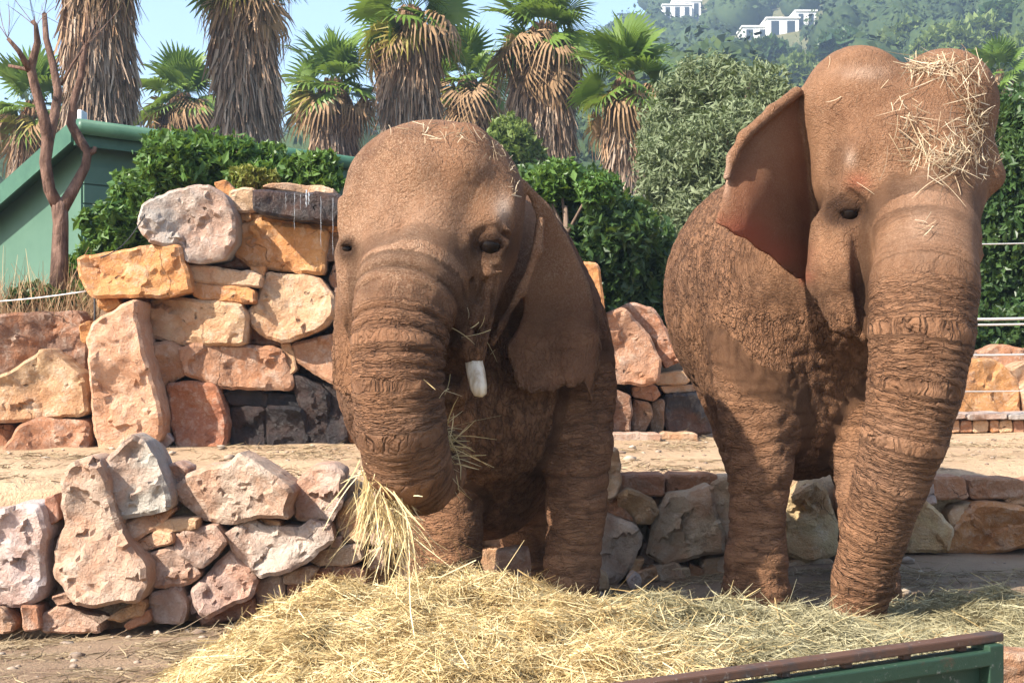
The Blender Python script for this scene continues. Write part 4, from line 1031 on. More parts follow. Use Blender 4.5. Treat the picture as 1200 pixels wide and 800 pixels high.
tree('shrub', (0.75, 13.1, uz(.75, 13.1)), c, r, 24000, .085, .042, L_DARK, .08, 'dark glossy evergreen shrub right behind the tusked elephant', 'shrub', 4, fill=.3, clump=9)
c, r = blob([(655, 212, 30, 22), (632, 222, 22, 24), (700, 222, 24, 18)], 12.3, .2, 41)
tree('shrub', (0.5, 12.3, uz(.5, 12.3)), c, r, 5000, .08, .04, L_SHRUB, .04, 'fresh green bush rising beside the tusked elephant\'s ear', 'shrub', 41, fill=.3, clump=9)
c, r = blob([(790, 140, 38, 50), (835, 110, 50, 44), (880, 112, 46, 40), (800, 195, 52, 50), (855, 175, 60, 56), (905, 150, 40, 50), (775, 235, 32, 40), (820, 255, 48, 40), (870, 240, 50, 44), (920, 200, 40, 50), (768, 170, 22, 30)], 14.6, .7, 5)
tree('olive_tree', (2.1, 14.9, uz(2.1, 14.9)), c, r, 42000, .075, .02, L_OLIVE, .14, 'grey green olive tree with fine leaves next to the straw topped elephant', 'tree', 5, fill=.35, clump=14)
c, r = blob([(1180, 150, 50, 45), (1215, 190, 60, 60), (1170, 215, 40, 50), (1190, 270, 60, 50), (1160, 290, 34, 50), (1200, 340, 70, 50), (1150, 350, 40, 44), (1240, 260, 50, 60), (1135, 320, 30, 60), (1180, 390, 60, 30), (1110, 380, 50, 40)], 15.6, .7, 6)
tree('tree', (5.6, 15.9, uz(5.6, 15.9)), c, r, 34000, .10, .045, L_DARK, .16, 'dense dark leafy tree behind the pale fence wires', 'tree', 6, fill=.3, clump=10)
c, r = blob([(800, 330, 50, 50), (850, 320, 50, 50), (830, 380, 70, 40), (900, 360, 60, 50), (980, 370, 60, 50), (1060, 370, 50, 50)], 14.2, .4, 7)
tree('shrub', (2.2, 13.9, uz(2.2, 13.9)), c, r, 15000, .085, .042, L_DARK, .07, 'dark bushy hedge low beneath the olive tree', 'shrub', 7, fill=.3, clump=9)
c, r = blob([(598, 165, 26, 30), (615, 185, 24, 26), (582, 182, 18, 24)], 27.0, .5, 8)
tree('tree', (0.2, 27, 1.45), c, r, 6000, .14, .06, L_LIGHT, .1, 'yellow green round tree between two palms behind the shed', 'tree', 8, fill=.3, clump=9)
# scrub at the left on the wall: small dark bush and dry grass
c, r = blob([(40, 345, 26, 16), (22, 352, 14, 12), (70, 352, 18, 12)], 10.7, .15, 9)
tree('shrub', (-3.75, 10.7, 1.28), c, r, 2600, .05, .026, L_DARK, .02, 'small dark low bush in the dry grass on the wall', 'shrub', 9, fill=.2, clump=8, limbs=False)

def ribbons(name, base, dirs, length, width, bend, seed=0, segs=3, droop=None, tone=None):
    """flat straws / blades: base (n,3), unit dirs, bend (n,3) curvature vector"""
    rg = np.random.default_rng(seed); n = len(base)
    s = np.cross(dirs, rg.normal(size=(n, 3))); s /= np.linalg.norm(s, axis=1)[:, None] + 1e-9
    t = np.linspace(0, 1, segs + 1)
    L = np.asarray(length)[:, None]; W = np.asarray(width)[:, None]
    rows = []
    for k, a in enumerate(t):
        c = base + dirs * L * a + bend * L * a * a
        wv = s * W * 0.5 * (1.0 if k < segs else 0.35)
        rows += [c - wv, c + wv]
    v = np.stack(rows, 1)            # n, 2(segs+1), 3
    m = 2 * (segs + 1); q = []
    for k in range(segs): q.append(np.array([2 * k, 2 * k + 1, 2 * k + 3, 2 * k + 2]))
    q = (np.arange(n)[:, None, None] * m + np.array(q)[None]).reshape(-1, 4)
    me = npmesh(name, v.reshape(-1, 3), q, True)
    tn = rg.random(n) if tone is None else tone
    attr(me, 'rnd', np.repeat(tn, m))
    return me
def straw_mat(name, a, b, c):
    t = NT(name); r = t.at('rnd')
    col = t.ramp(r, [(0.0, a), (0.5, b), (1.0, c)])
    t.fin(col, 0.6, None, 0.3)
    tr = t.n('BsdfTranslucent'); t.set(tr.inputs['Color'], col)
    ms = t.n('MixShader', i_0=0.22, i_1=t.bsdf.outputs[0], i_2=tr.outputs[0]); t.t.links.new(ms.outputs[0], t.out.inputs['Surface'])
    return t.m
DRY = straw_mat('dry_grass', (0.26, 0.15, 0.08), (0.40, 0.26, 0.14), (0.52, 0.38, 0.22))
rg = np.random.default_rng(21); n = 2600
bx = rg.uniform(-4.4, -3.05, n); by = rg.uniform(10.45, 11.1, n)
dd = rg.normal(0, .35, (n, 3)); dd[:, 2] = 1; dd /= np.linalg.norm(dd, axis=1)[:, None]
link('dry_grass', ribbons('dry_grass', np.stack([bx, by, 0 * bx + 1.2], 1), dd, rg.uniform(.2, .55, n) * np.where(bx < -3.2, 1, .6), rg.uniform(.004, .009, n), rg.normal(0, .25, (n, 3)), 3), DRY, None, 'tangle of dry reddish grass on the wall beside the bare tree', 'grass', kind='stuff')

# bare pruned tree
bt = empty('bare_tree', P(72, 300, 10.9), 'bare pruned tree with a forked trunk in front of the green shed', 'tree')
YB = 10.9
tp = NT('bark_bare'); BARE = tp.fin(tp.mix(tp.ramp(tp.noise(tp.pos((1, 1, .4)), 14, 5), [(.35, 0), (.65, 1)]), (0.085, 0.05, 0.038), (0.26, 0.16, 0.12)), 0.9, tp.bump(tp.noise(tp.pos((1, 1, .3)), 26, 5, .7), 1.0, .04), .1)
def br(name, pts, par): # (px, py, r px, dY)
    return link(name, tube_mesh(name, [P(a, b, YB + d) for a, b, r_, d in pts], [r_ / F * YB for a, b, r_, d in pts], 10, jit=.04), BARE, par)
tr_ = br('trunk', [(69, 345, 11, 0), (70, 300, 9.5, 0), (71, 262, 9, 0), (70, 242, 10, 0), (66, 235, 8, 0)], bt)
br('branch', [(69, 244, 8, 0), (58, 222, 7, -.05), (53, 190, 6.5, -.1), (56, 165, 7, -.1), (52, 140, 6.5, -.15), (42, 105, 5.5, -.2), (36, 80, 5, -.2), (44, 50, 4, -.25), (42, 30, 2.5, -.3), (38, 25, 3, -.3)], bt)
br('branch', [(36, 84, 4.5, -.2), (22, 60, 3, -.3), (9, 45, 2, -.35)], bt)
br('branch', [(34, 82, 2.5, -.2), (20, 79, 2, -.1), (10, 77, 1.6, -.1)], bt)
br('branch', [(56, 170, 6, -.1), (64, 135, 5.5, 0), (68, 108, 5, .05), (62, 75, 4.5, .1), (54, 45, 3.6, .1), (52, 16, 2.8, .15)], bt)
br('branch', [(72, 246, 8, 0), (86, 222, 6.5, .05), (100, 195, 5.5, .1), (103, 178, 5.5, .1), (94, 165, 6, .1), (83, 145, 5.5, .1), (86, 120, 4.5, .1), (95, 90, 4, .1), (99, 58, 3.6, .12), (103, 50, 3, .12)], bt)
br('branch', [(104, 180, 4, .1), (110, 177, 3.4, .1), (112, 172, 2.4, .1)], bt)
br('branch', [(72, 100, 1.6, .1), (85, 75, 1.4, .1), (97, 58, 1.2, .1)], bt)
rgb = np.random.default_rng(5); nt_ = 34
tb0 = []; td = []
for k in range(nt_):
    o = [(100, 55), (42, 32), (9, 45), (52, 16)][[0, 0, 0, 1, 1, 2, 2, 3][k % 8]]
    tb0.append(P(*o, YB + .1)); a = rgb.uniform(-.6, 1.0) if k % 8 < 3 else rgb.uniform(-.9, .7)
    td.append((math.sin(a), rgb.uniform(-.3, .3), math.cos(a)))
link('twigs', ribbons('twigs', np.array(tb0), np.array(td) / np.linalg.norm(td, axis=1)[:, None], rgb.uniform(.15, .5, nt_), np.full(nt_, .006), rgb.normal(0, .25, (nt_, 3)), 5, 4), BARE, bt)

# ---------------------------------------------------------------- palms
L_PALM = leaf_mat('palm_green', (0.06, 0.115, 0.02), (0.14, 0.22, 0.035), (0.17, 0.24, 0.05), 0.4, .3)
L_PALMY = leaf_mat('palm_yellow', (0.22, 0.19, 0.03), (0.36, 0.29, 0.06), (0.3, 0.22, 0.06), 0.5, .3)
L_DEAD = leaf_mat('palm_dead', (0.20, 0.115, 0.055), (0.36, 0.225, 0.12), (0.28, 0.17, 0.09), 0.7, .15)
def thatch_mat():
    t = NT('palm_thatch'); r = t.at('rnd'); p = t.n('TexCoord').outputs['Object']
    z = t.at('hz')
    col = t.ramp(r, [(0, (0.15, 0.105, 0.075)), (0.5, (0.27, 0.20, 0.15)), (1, (0.40, 0.32, 0.25))])
    col = t.mix(t.math('MULTIPLY', z, .75), col, t.ramp(r, [(0, (0.15, 0.075, 0.035)), (1, (0.37, 0.21, 0.10))]))
    return t.fin(col, .85, None, .1)
THATCH = thatch_mat()
def fan_mesh(name, nb, rad, spread, fold, droop, seed, petiole=.6):
    rg = np.random.default_rng(seed); v = []; f = []
    v += [(-.018, 0, 0), (.018, 0, 0), (.012, petiole, -.02), (-.012, petiole, -.02)]; f.append((0, 1, 2, 3))
    for k in range(nb):
        a = (k / (nb - 1) - .5) * spread; L = rad * (1 - .25 * abs(k / (nb - 1) - .5) * 2) * rg.uniform(.9, 1.05)
        d = np.array([math.sin(a), math.cos(a), 0]); s = np.array([math.cos(a), -math.sin(a), 0]); up = np.array([0, 0, 1.0])
        wb = .62 * L * spread / nb
        i0 = len(v)
        for t_, w_ in ((0.02, .12), (.5, 1.0), (.78, .6), (1.0, .08)):
            c = np.array([0, petiole, -.02]) + d * L * t_ + up * (fold * abs(math.sin(a)) * L * t_ - droop * L * max(0, t_ - .45) ** 2 * 2.2 * rg.uniform(.6, 1.4))
            ww = s * wb * .5 * w_
            v += [tuple(c - ww + up * .25 * wb * w_), tuple(c + ww - up * .25 * wb * w_)]
        for q in range(3): f.append((i0 + 2 * q, i0 + 2 * q + 1, i0 + 2 * q + 3, i0 + 2 * q + 2))
    me = bpy.data.meshes.new(name); me.from_pydata([tuple(map(float, p)) for p in v], [], f); me.update()
    attr(me, 'rnd', rg.random(len(v)) * .5 + rg.random() * .5)
    return me
FANS = [fan_mesh('frond', 26, .85, R(250), .22, .35, 30 + k) for k in range(3)]
FANY = [fan_mesh('frond', 24, .8, R(240), .3, .8, 40 + k) for k in range(2)]
FAND = [fan_mesh('frond', 20, .8, R(170), .5, 1.3, 50 + k) for k in range(3)]
for m_ in FANS: m_.materials.append(L_PALM)
for m_ in FANY: m_.materials.append(L_PALMY)
for m_ in FAND: m_.materials.append(L_DEAD)
def palm(px, ycrown, wpx, Y, label, scale=1.0, nf=26, skirt_top=None, ybase=None, seed=0, dead=14, taper=.85):
    rg = np.random.default_rng(seed)
    top = P(px, ycrown, Y); zb = 1.35; base = np.array([top[0], Y, zb])
    rt = empty('fan_palm', base, label, 'palm', 'palms behind the shed')
    r_ = wpx / 2 / F * Y; H_ = top[2] - zb
    link('trunk', tube_mesh('trunk', [base + np.array([0, 0, -.3 + (H_ + .3) * k / 6]) for k in range(7)], [r_ * .6] * 6 + [r_ * .25], 10), THATCH, rt)
    n = int(900 * H_ * max(.5, r_ / .35))
    hz = rg.random(n); th = rg.uniform(0, 2 * math.pi, n)
    prof = (taper + (1 - taper) * np.clip(hz * 1.3, 0, 1)) * (1 - .62 * sstep(.86, 1.0, hz)); lump = 1 + .10 * np.sin(th * 3 + hz * 9 + seed) + .08 * np.sin(hz * 31 + th)
    rr = r_ * prof * lump * rg.uniform(.62, 1.0, n)
    b = np.stack([base[0] + rr * np.cos(th), Y + rr * np.sin(th), zb + hz * H_ + .1], 1)
    d = np.stack([np.cos(th) * .16, np.sin(th) * .16, -np.ones(n)], 1) + rg.normal(0, .10, (n, 3)); d /= np.linalg.norm(d, axis=1)[:, None]
    th_me = ribbons('thatch', b, d, rg.uniform(.25, .75, n) * (.6 + .4 * scale), rg.uniform(.015, .055, n), rg.normal(0, .08, (n, 3)), seed, 2)
    attr(th_me, 'hz', np.repeat(sstep(.5, 1.0, hz + rg.normal(0, .1, n)), 6))
    link('thatch', th_me, THATCH, rt, kind='stuff')
    def put(me, el, az, s, drop=0.0):
        o = link('frond', me, None, rt)
        q = Matrix.Translation(Vector(top) + Vector((0, 0, -drop))) @ Matrix.Rotation(az, 4, 'Z') @ Matrix.Rotation(el, 4, 'X') @ Matrix.Rotation(rg.normal(0, .5), 4, 'Y') @ Matrix.Scale(s, 4)
        o.matrix_parent_inverse = Matrix.Identity(4); o.matrix_basis = Matrix.Translation(-Vector(base)) @ q
    for k in range(nf):
        u_ = (k + .5) / nf; el = R(82 - 118 * u_ + rg.normal(0, 9)); az = k * 2.399 + rg.normal(0, .15)
        put(FANS[k % 3], el, az, scale * rg.uniform(.85, 1.1), 0.15 * u_)
    for k in range(max(3, nf // 6)):
        put(FANY[k % 2], R(rg.uniform(-45, -15)), rg.uniform(0, 6.28), scale * rg.uniform(.8, 1.0), .25)
    for k in range(dead):
        put(FAND[k % 3], R(rg.uniform(-50, 0)), rg.uniform(0, 6.28), scale * rg.uniform(.8, 1.1), .15 + rg.uniform(0, .6))
    return rt
palm(114, -70, 76, 26.2, 'thickest thatched palm trunk behind the bare tree, crown out of view', 1.05, 18, seed=1, dead=6, taper=.95)
palm(287, -42, 72, 27.8, 'tall grey thatched palm rising behind the bright green shrub', 1.05, 21, seed=2, dead=8, taper=.9)
palm(481, 12, 66, 30.8, 'tall shaggy palm behind the top of the tusked elephant\'s head', 1.10, 25, seed=3, dead=12, taper=.8)
palm(637, 30, 72, 32.2, 'thatched palm with a wide brown skirt and thin green crown', 1.10, 21, seed=4, dead=27, taper=.62)
palm(733, 88, 46, 30.0, 'bright green young palm beside the olive tree', 1.05, 23, seed=5, dead=6, taper=.75)
palm(548, 92, 46, 39.0, 'short palm between two tall thatched palms', 1.20, 23, seed=6, dead=11)
palm(391, 95, 52, 39.0, 'mid height palm with brown skirt standing above the shed roof', 1.25, 23, seed=7, dead=9)
palm(213, 112, 58, 42.0, 'small palm between the two tall grey trunks', 1.20, 23, seed=8, dead=13)
palm(40, 122, 46, 36.0, 'small palm with yellowing fronds behind the bare tree\'s branches', 1.10, 18, seed=9, dead=8)
palm(1172, 84, 16, 57.0, 'distant pale green palm right of the straw topped elephant\'s head', 1.20, 18, seed=10, dead=1)

# ---------------------------------------------------------------- hills
def crest_py(px): return np.interp(px, [-900, 0, 300, 430, 540, 600, 690, 720, 760, 850, 1000, 1300, 2200], [235, 205, 178, 158, 128, 112, 78, 46, 18, -15, -60, -120, -180])
YC, Y0 = 420.0, 50.0
def hill_z(px, Y):
    zc_ = HC + (400 - crest_py(px)) / F * YC
    t = np.clip((Y - Y0) / (YC - Y0), 0, 1.4)
    return np.where(t <= 1, 1.2 + (zc_ - 1.2) * (0.62 * t + 0.38 * t * t), zc_ - (t - 1) * 40)
pxs = np.linspace(-400, 1600, 80); Ys = np.concatenate([np.linspace(Y0, YC, 50), np.linspace(YC + 20, YC * 1.4, 8)])
PX, YY = np.meshgrid(pxs, Ys, indexing='xy')
XX = (PX - 600) / F * YC * (YY / YC) ** 0.9
def hill_zx(X, Y):
    px = 600 + X * F / (YC * (Y / YC) ** 0.9); return hill_z(px, Y) + 3.0 * fbm(np.stack([X / 60, Y / 60, 0 * X], -1), 3) * np.clip((Y - Y0) / 60, 0, 1)
ZZ = hill_zx(XX, YY)
nc = len(pxs); i = np.arange(len(Ys) - 1)[:, None] * nc + np.arange(nc - 1)[None, :]
link('hillside', npmesh('hillside', np.stack([XX, YY, ZZ], -1).reshape(-1, 3), np.stack([i, i + 1, i + nc + 1, i + nc], -1).reshape(-1, 4)), GREENG, kind='structure')
# far country so that the ground reaches the horizon
link('far_ground', npmesh('far', [(-3000, 56, .6), (3000, 56, .6), (3000, 5000, .6), (-3000, 5000, .6)], [(0, 1, 2, 3)]), GREENG, kind='structure')
# wood on the hill: every crown a loose shell of leaf clumps
L_WOOD = leaf_mat('wood', (0.018, 0.038, 0.014), (0.045, 0.075, 0.022), (0.065, 0.085, 0.026), 0.85, 0.0)
rg = np.random.default_rng(77)
PINES = [(1062, 52, 28, 78, L_LIGHT), (1110, 60, 34, 72, L_LIGHT), (1150, 48, 32, 80, L_LIGHT), (1192, 72, 34, 70, L_LIGHT), (935, 92, 30, 70, L_LIGHT), (985, 62, 28, 90, L_DARK), (900, 70, 26, 100, L_DARK), (1180, 30, 36, 110, L_DARK), (700, 170, 34, 60, L_LIGHT), (560, 150, 30, 70, L_LIGHT), (440, 170, 26, 80, L_DARK)]
def pine_Y(a, b, rx, Y):
    ys = np.linspace(58, 330, 300); hp = 400 - (hill_zx((a - 600) / F * ys, ys) - HC) / ys * F; w_ = np.where(hp <= b + rx * 1.25)[0]
    return float(ys[w_[0]]) if len(w_) else float(Y)
def wood(n, ylo, yhi, rlo, rhi, k, seed, pxlo=-380, pxhi=1580):
    rg = np.random.default_rng(seed)
    Y = np.exp(rg.uniform(math.log(ylo), math.log(yhi), n)); px = rg.uniform(pxlo, pxhi, n)
    X = (px - 600) / F * Y; z = hill_zx(X, Y); r_ = rg.uniform(rlo, rhi, n)
    tall = rg.uniform(.8, 1.35, n)
    pyt = 400 - (z + r_ * (.75 + tall) - HC) / Y * F
    clear = ((np.abs(px - 915) < 52) & (pyt < 47) & (Y < 312)) | ((np.abs(px - 798) < 26) & (pyt < 14) & (Y < 392))
    for a, b, rx, Yp, _m in PINES: clear |= (np.abs(px - a) < rx * 1.3) & (pyt < b + rx * .9) & (Y < pine_Y(a, b, rx, Yp) + 3)
    r_ = np.where(clear, r_ * .42, r_); z = np.where(clear, z - .5, z)
    rt = empty('forest', (0, 300, 40), 'distant green forest covering the hillside', 'forest'); rt['kind'] = 'stuff'
    ctr = np.stack([X, Y, z + r_ * .75], -1); el = np.stack([np.ones(n), np.ones(n), tall], -1)
    trnd = rg.random(n)
    bm = bmesh.new(); bmesh.ops.create_icosphere(bm, subdivisions=2, radius=1); ib = np.array([v.co[:] for v in bm.verts]); fc = np.array([[v.index for v in f.verts] for f in bm.faces]); bm.free()
    ph = rg.uniform(0, 90, (n, 1, 3))
    lum = 1 + .42 * fbm((ib[None] * 1.9 + ph).reshape(-1, 3), 3).reshape(n, -1)
    v = ctr[:, None] + ib[None] * (r_[:, None] * lum * .9)[..., None] * el[:, None]
    me = npmesh('crowns', v.reshape(-1, 3), (fc[None] + np.arange(n)[:, None, None] * len(ib)).reshape(-1, 3), True)
    attr(me, 'rnd', np.repeat(trnd * .75, len(ib)))
    link('crowns', me, L_WOOD, rt, kind='stuff')
    d = rg.normal(size=(n, k, 3)); d[..., 2] = np.abs(d[..., 2]) * .95 - .1; d /= np.linalg.norm(d, axis=-1)[..., None]
    lm = 1 + .42 * fbm((d * 1.9 + ph).reshape(-1, 3), 3).reshape(n, k)
    p = ctr[:, None] + d * (r_[:, None] * lm * rg.uniform(.93, 1.08, (n, k)))[..., None] * el[:, None]
    nn = d + rg.normal(0, .55, (n, k, 3)); nn /= np.linalg.norm(nn, axis=-1)[..., None]
    a = np.cross(nn, rg.normal(size=(n, k, 3))); a /= np.linalg.norm(a, axis=-1)[..., None]; b = np.cross(nn, a)
    s = (r_ * .10)[:, None, None] * rg.uniform(.5, 1.4, (n, k, 1))
    v = np.stack([p - a * s, p + b * s * .6, p + a * s, p - b * s * .6], 2).reshape(-1, 3)
    me = npmesh('leaf_clumps', v, np.arange(4 * n * k).reshape(-1, 4), False)
    attr(me, 'rnd', np.repeat(np.clip(np.repeat(trnd, k) * .7 + rg.random(n * k) * .3, 0, 1), 4))
    link('leaf_clumps', me, L_WOOD, rt, kind='stuff')
wood(1500, 100, 425, 3.0, 6.0, 165, 5)
# single lighter pines below the wood, above the straw topped elephant
for k, (a, b, rx, Y, mt) in enumerate(PINES):
    Y = pine_Y(a, b, rx, Y)
    c, r = blob([(a, b, rx, rx * .7), (a - rx * .5, b + rx * .4, rx * .6, rx * .5), (a + rx * .5, b + rx * .35, rx * .6, rx * .5), (a + rx * .1, b - rx * .3, rx * .6, rx * .4)], Y, 1.0, 60 + k)
    X = c[0][0]; zb = float(hill_zx(np.array([X]), np.array([float(Y)]))[0])
    lab = ['rounded pine crown just above the cleft of the domed head', 'broad light green pine crown over the straw covered dome', 'light green pine with a flat crown on the lower hillside', 'full light green pine right above the dense dark tree', 'pale green pine beside the raised ear tip', 'darker pine left of the domed head on the slope', 'dark small pine above the olive tree', 'tall dark pine on the slope behind the light pines', 'pale hazy tree between the skirted palm and the young palm', 'pale hazy tree behind the short palm', 'dim hazy tree behind the shed roof'][k]
    tree('pine_tree', (X, Y, zb), c, r, 4200, .011 * Y, .006 * Y, mt, .25, lab, 'tree', 60 + k, fill=.5, clump=12, limbs=False, group='pines below the wood')

# white houses on the hill
thw = NT('house_white'); WHITE = thw.fin((0.72, 0.70, 0.66), .8)
tgl = NT('window_dark'); GLASS = tgl.fin((0.03, 0.04, 0.05), .15, None, .5)
def house(px, py, Y, parts, label):
    o = P(px, py, Y); rt = empty('villa', o, label, 'house')
    for (x0, x1, z0, z1, dy) in parts:
        wme = box_mesh('wall', (o[0] + x0, Y + dy, o[2] + z0), (o[0] + x1, Y + dy + 7, o[2] + z1), .05)
        wo = link('wall', wme, WHITE, rt)
        link('roof', box_mesh('roof', (o[0] + x0 - .3, Y + dy - .3, o[2] + z1), (o[0] + x1 + .3, Y + dy + 7.3, o[2] + z1 + .35), .05), WHITE, rt)
        nw = max(2, int((x1 - x0) / 2.6))
        for k in range(nw):
            xa = o[0] + x0 + (k + .25) * (x1 - x0) / nw; xb = xa + .5 * (x1 - x0) / nw
            link('window', box_mesh('window', (xa, Y + dy - .06, o[2] + z0 + .9), (xb, Y + dy - .01, o[2] + z1 - .5), .01), GLASS, wo)
house(915, 36, 300, [(-8, -2, -6, 1.2, 2), (-3, 4, -6, 2.6, 0), (3.5, 8, -6, 4.4, 1)], 'long stepped white villa half hidden in the wooded hillside')
house(798, 14, 380, [(-5, 3, -6, 1.8, 0), (-2, 6, -6, 3.6, 3)], 'white house on the skyline of the wooded hill')
# ================================================================ hay, feed panel, fence, litter
HAY = straw_mat('hay_gold', (0.29, 0.185, 0.075), (0.56, 0.42, 0.195), (0.78, 0.66, 0.40))
HAYG = straw_mat('hay_greenish', (0.17, 0.14, 0.07), (0.33, 0.29, 0.165), (0.50, 0.45, 0.28))
HAYB = dirt_mat('hay_bed', (0.20, 0.135, 0.06), (0.33, 0.235, 0.11), (0.26, 0.18, 0.08), 3.0)
def heap(X, Y):
    X = np.asarray(X, float); Y = np.asarray(Y, float)
    hx = np.interp(X, [-1.75, -1.35, -1.1, -.9, -.65, -.3, 0, .25, .5, .9, 1.2, 1.5, 1.8, 2.3, 3.0], [0, .0, .09, .19, .285, .295, .285, .27, .235, .215, .18, .12, .07, .03, 0])
    fy = sstep(5.95, 5.15, Y + 0.10 * np.sin(X * 3)) * sstep(2.6, 4.0, Y)
    h2 = 0.13 * np.exp(-((X - 2.05) / .42) ** 2 - ((Y - 5.85) / .3) ** 2) + 0.05 * np.exp(-((X - 1.2) / .7) ** 2 - ((Y - 6.0) / .3) ** 2)
    n = fbm(np.stack([X * 2.6, Y * 2.6, 0 * X + 1.7], -1), 4)
    n2 = fbm(np.stack([X * 9, Y * 9, 0 * X + 5.7], -1), 3)
    return hx * fy * (1 + .30 * n + .10 * n2) + h2 * (1 + .3 * n2) + .012 * n
gx = np.linspace(-1.8, 2.9, 190); gy = np.linspace(2.7, 6.5, 130)
GX, GY = np.meshgrid(gx, gy); hh = heap(GX, GY); GZ = ground_z(GX, GY) + hh - 0.03
keep = hh > 0.028
i = np.arange(len(gy) - 1)[:, None] * len(gx) + np.arange(len(gx) - 1)[None, :]
kq = (keep[:-1, :-1] | keep[1:, :-1] | keep[:-1, 1:] | keep[1:, 1:]).ravel()
q = np.stack([i, i + 1, i + len(gx) + 1, i + len(gx)], -1).reshape(-1, 4)[kq]
hay = empty('hay_heap', (0, 4.9, 0), 'big heap of golden loose hay spread in front of the two elephants', 'hay')
link('hay_bed', npmesh('hay_bed', np.stack([GX, GY, GZ], -1).reshape(-1, 3), q), HAYB, hay)
def straw_field(name, n, sampler, mat, lmin, lmax, seed, parent=None, up=.22, wd=(.0022, .0052), lift=.02, flow=.6, **kw):
    rg = np.random.default_rng(seed)
    X, Y, Z, nrm = sampler(rg, n); n = len(X)
    a0 = 2.2 * fbm(np.stack([X * 1.9, Y * 1.9, 0 * X + seed], -1), 3)
    ang = a0 * flow * 2 + rg.normal(0, 1.0, n)
    d = np.stack([np.cos(ang), np.sin(ang), rg.normal(0.03, up, n)], 1)
    d -= nrm * (d * nrm).sum(1)[:, None] * .85
    d /= np.linalg.norm(d, axis=1)[:, None]
    L = rg.uniform(lmin, lmax, n) * rg.uniform(.5, 1, n)
    base = np.stack([X, Y, Z + rg.random(n) * lift], 1) - d * (L * .5)[:, None]
    patch = fbm(np.stack([X * 5, Y * 5, 0 * X + 9], -1), 3)
    tone = np.clip(.5 + .35 * patch + rg.normal(0, .26, n), 0, 1)
    me = ribbons(name, base, d, L, rg.uniform(*wd, n), rg.normal(0, .22, (n, 3)) + np.array([0, 0, -.06]), seed, 2, tone=tone)
    return link(name, me, mat, parent, kind='stuff', **kw)
def heap_sampler(x0, x1, y0, y1, cond):
    def f(rg, n):
        X = rg.uniform(x0, x1, n * 2); Y = rg.uniform(y0, y1, n * 2); h = heap(X, Y)
        m = (rg.random(n * 2) < np.clip((h - .015) / .06, 0, 1)) & cond(X, Y, rg); X, Y, h = X[m][:n], Y[m][:n], h[m][:n]
        e = .02; gxx = (heap(X + e, Y) - h) / e; gyy = (heap(X, Y + e) - h) / e
        nn = np.stack([-gxx, -gyy, np.ones(len(X))], 1); nn /= np.linalg.norm(nn, axis=1)[:, None]
        return X, Y, ground_z(X, Y) + h - .012, nn
    return f
greenish = lambda X, Y, rg: sstep(.15, .6, X + .25 * (Y - 5.0) + rg.normal(0, .12, len(X))) > rg.random(len(X))
straw_field('hay_straws', 88000, heap_sampler(-1.7, 1.2, 3.4, 6.0, lambda X, Y, rg: ~greenish(X, Y, rg)), HAY, .04, .17, 11, hay, up=.42, wd=(.0016, .0036), lift=.035)
straw_field('hay_straws', 60000, heap_sampler(0, 2.8, 3.4, 6.4, greenish), HAYG, .05, .20, 12, hay, up=.36, wd=(.0018, .004), lift=.03)
straw_field('hay_straws', 900, heap_sampler(-1.6, 2.4, 4.0, 5.9, lambda X, Y, rg: X < 9), HAY, .15, .34, 13, hay, up=.9, lift=.05)
# straw litter on the ground and on the terrace
def flat_sampler(x0, x1, y0, y1, fz, dens):
    def f(rg, n):
        X = rg.uniform(x0, x1, n * 3); Y = rg.uniform(y0, y1, n * 3)
        m = rg.random(n * 3) < np.clip(dens(X, Y), 0, 1); X, Y = X[m][:n], Y[m][:n]
        return X, Y, fz(X, Y) + .006, np.tile(np.array([0, 0, 1.0]), (len(X), 1))
    return f
LIT = straw_mat('straw_litter', (0.13, 0.09, 0.05), (0.26, 0.19, 0.11), (0.42, 0.33, 0.20))
nz = lambda X, Y, s: fbm(np.stack([X * s, Y * s, 0 * X + 4], -1), 3)
straw_field('straw_litter', 19000, flat_sampler(-3.2, 3.2, 4.2, 7.9, ground_z, lambda X, Y: (Y < wallY_X(X) - .1) * (.25 + 1.6 * nz(X, Y * 2.2, 1.3))), LIT, .05, .2, 14, None, up=.08, lift=.012,
            label='trampled straw litter strewn over the ground by the walls', cat='straw')
straw_field('straw_litter', 9000, flat_sampler(-3.6, 5.0, 7.4, 12.0, lambda X, Y: terrace_z(X, Y), lambda X, Y: (Y > wallY_X(X) + .25) * (Y < upw_X(X) - .2) * (.08 + 1.7 * nz(X, Y * 2, 1.1) + .7 * sstep(1.2, .2, Y - wallY_X(X)))), LIT, .04, .16, 15, None, up=.08, lift=.01, wd=(.003, .007),
            label='thin straw litter strewn over the sandy terrace', cat='straw')
# pebbles
rgp = np.random.default_rng(31)
def pebbles(n, x0, x1, y0, y1, fz, cond, name, label):
    V = []; Q = []
    bm = bmesh.new(); bmesh.ops.create_icosphere(bm, subdivisions=1, radius=1); base = np.array([v.co[:] for v in bm.verts]); fc = np.array([[v.index for v in f.verts] for f in bm.faces]); bm.free()
    c = 0
    while c < n:
        X, Y = rgp.uniform(x0, x1), rgp.uniform(y0, y1)
        if not cond(X, Y): continue
        s = rgp.lognormal(-4.5, .5); b = base * (1 + rgp.normal(0, .18, (len(base), 1))) * s * np.array([1.2, 1.0, .65]) + np.array([X, Y, float(fz(X, Y)) + s * .25])
        V.append(b); Q.append(fc + c * len(base)); c += 1
    me = npmesh(name, np.concatenate(V), np.concatenate(Q)); t = me
    o = link(name, me, PEB, None, label, 'gravel', kind='stuff')
tpb = NT('pebble'); PEB = tpb.fin(tpb.ramp(tpb.noise(tpb.n('NewGeometry').outputs['Position'], 9, 2), [(.35, (0.16, 0.11, 0.08)), (.65, (0.42, 0.34, 0.26))]), .9)
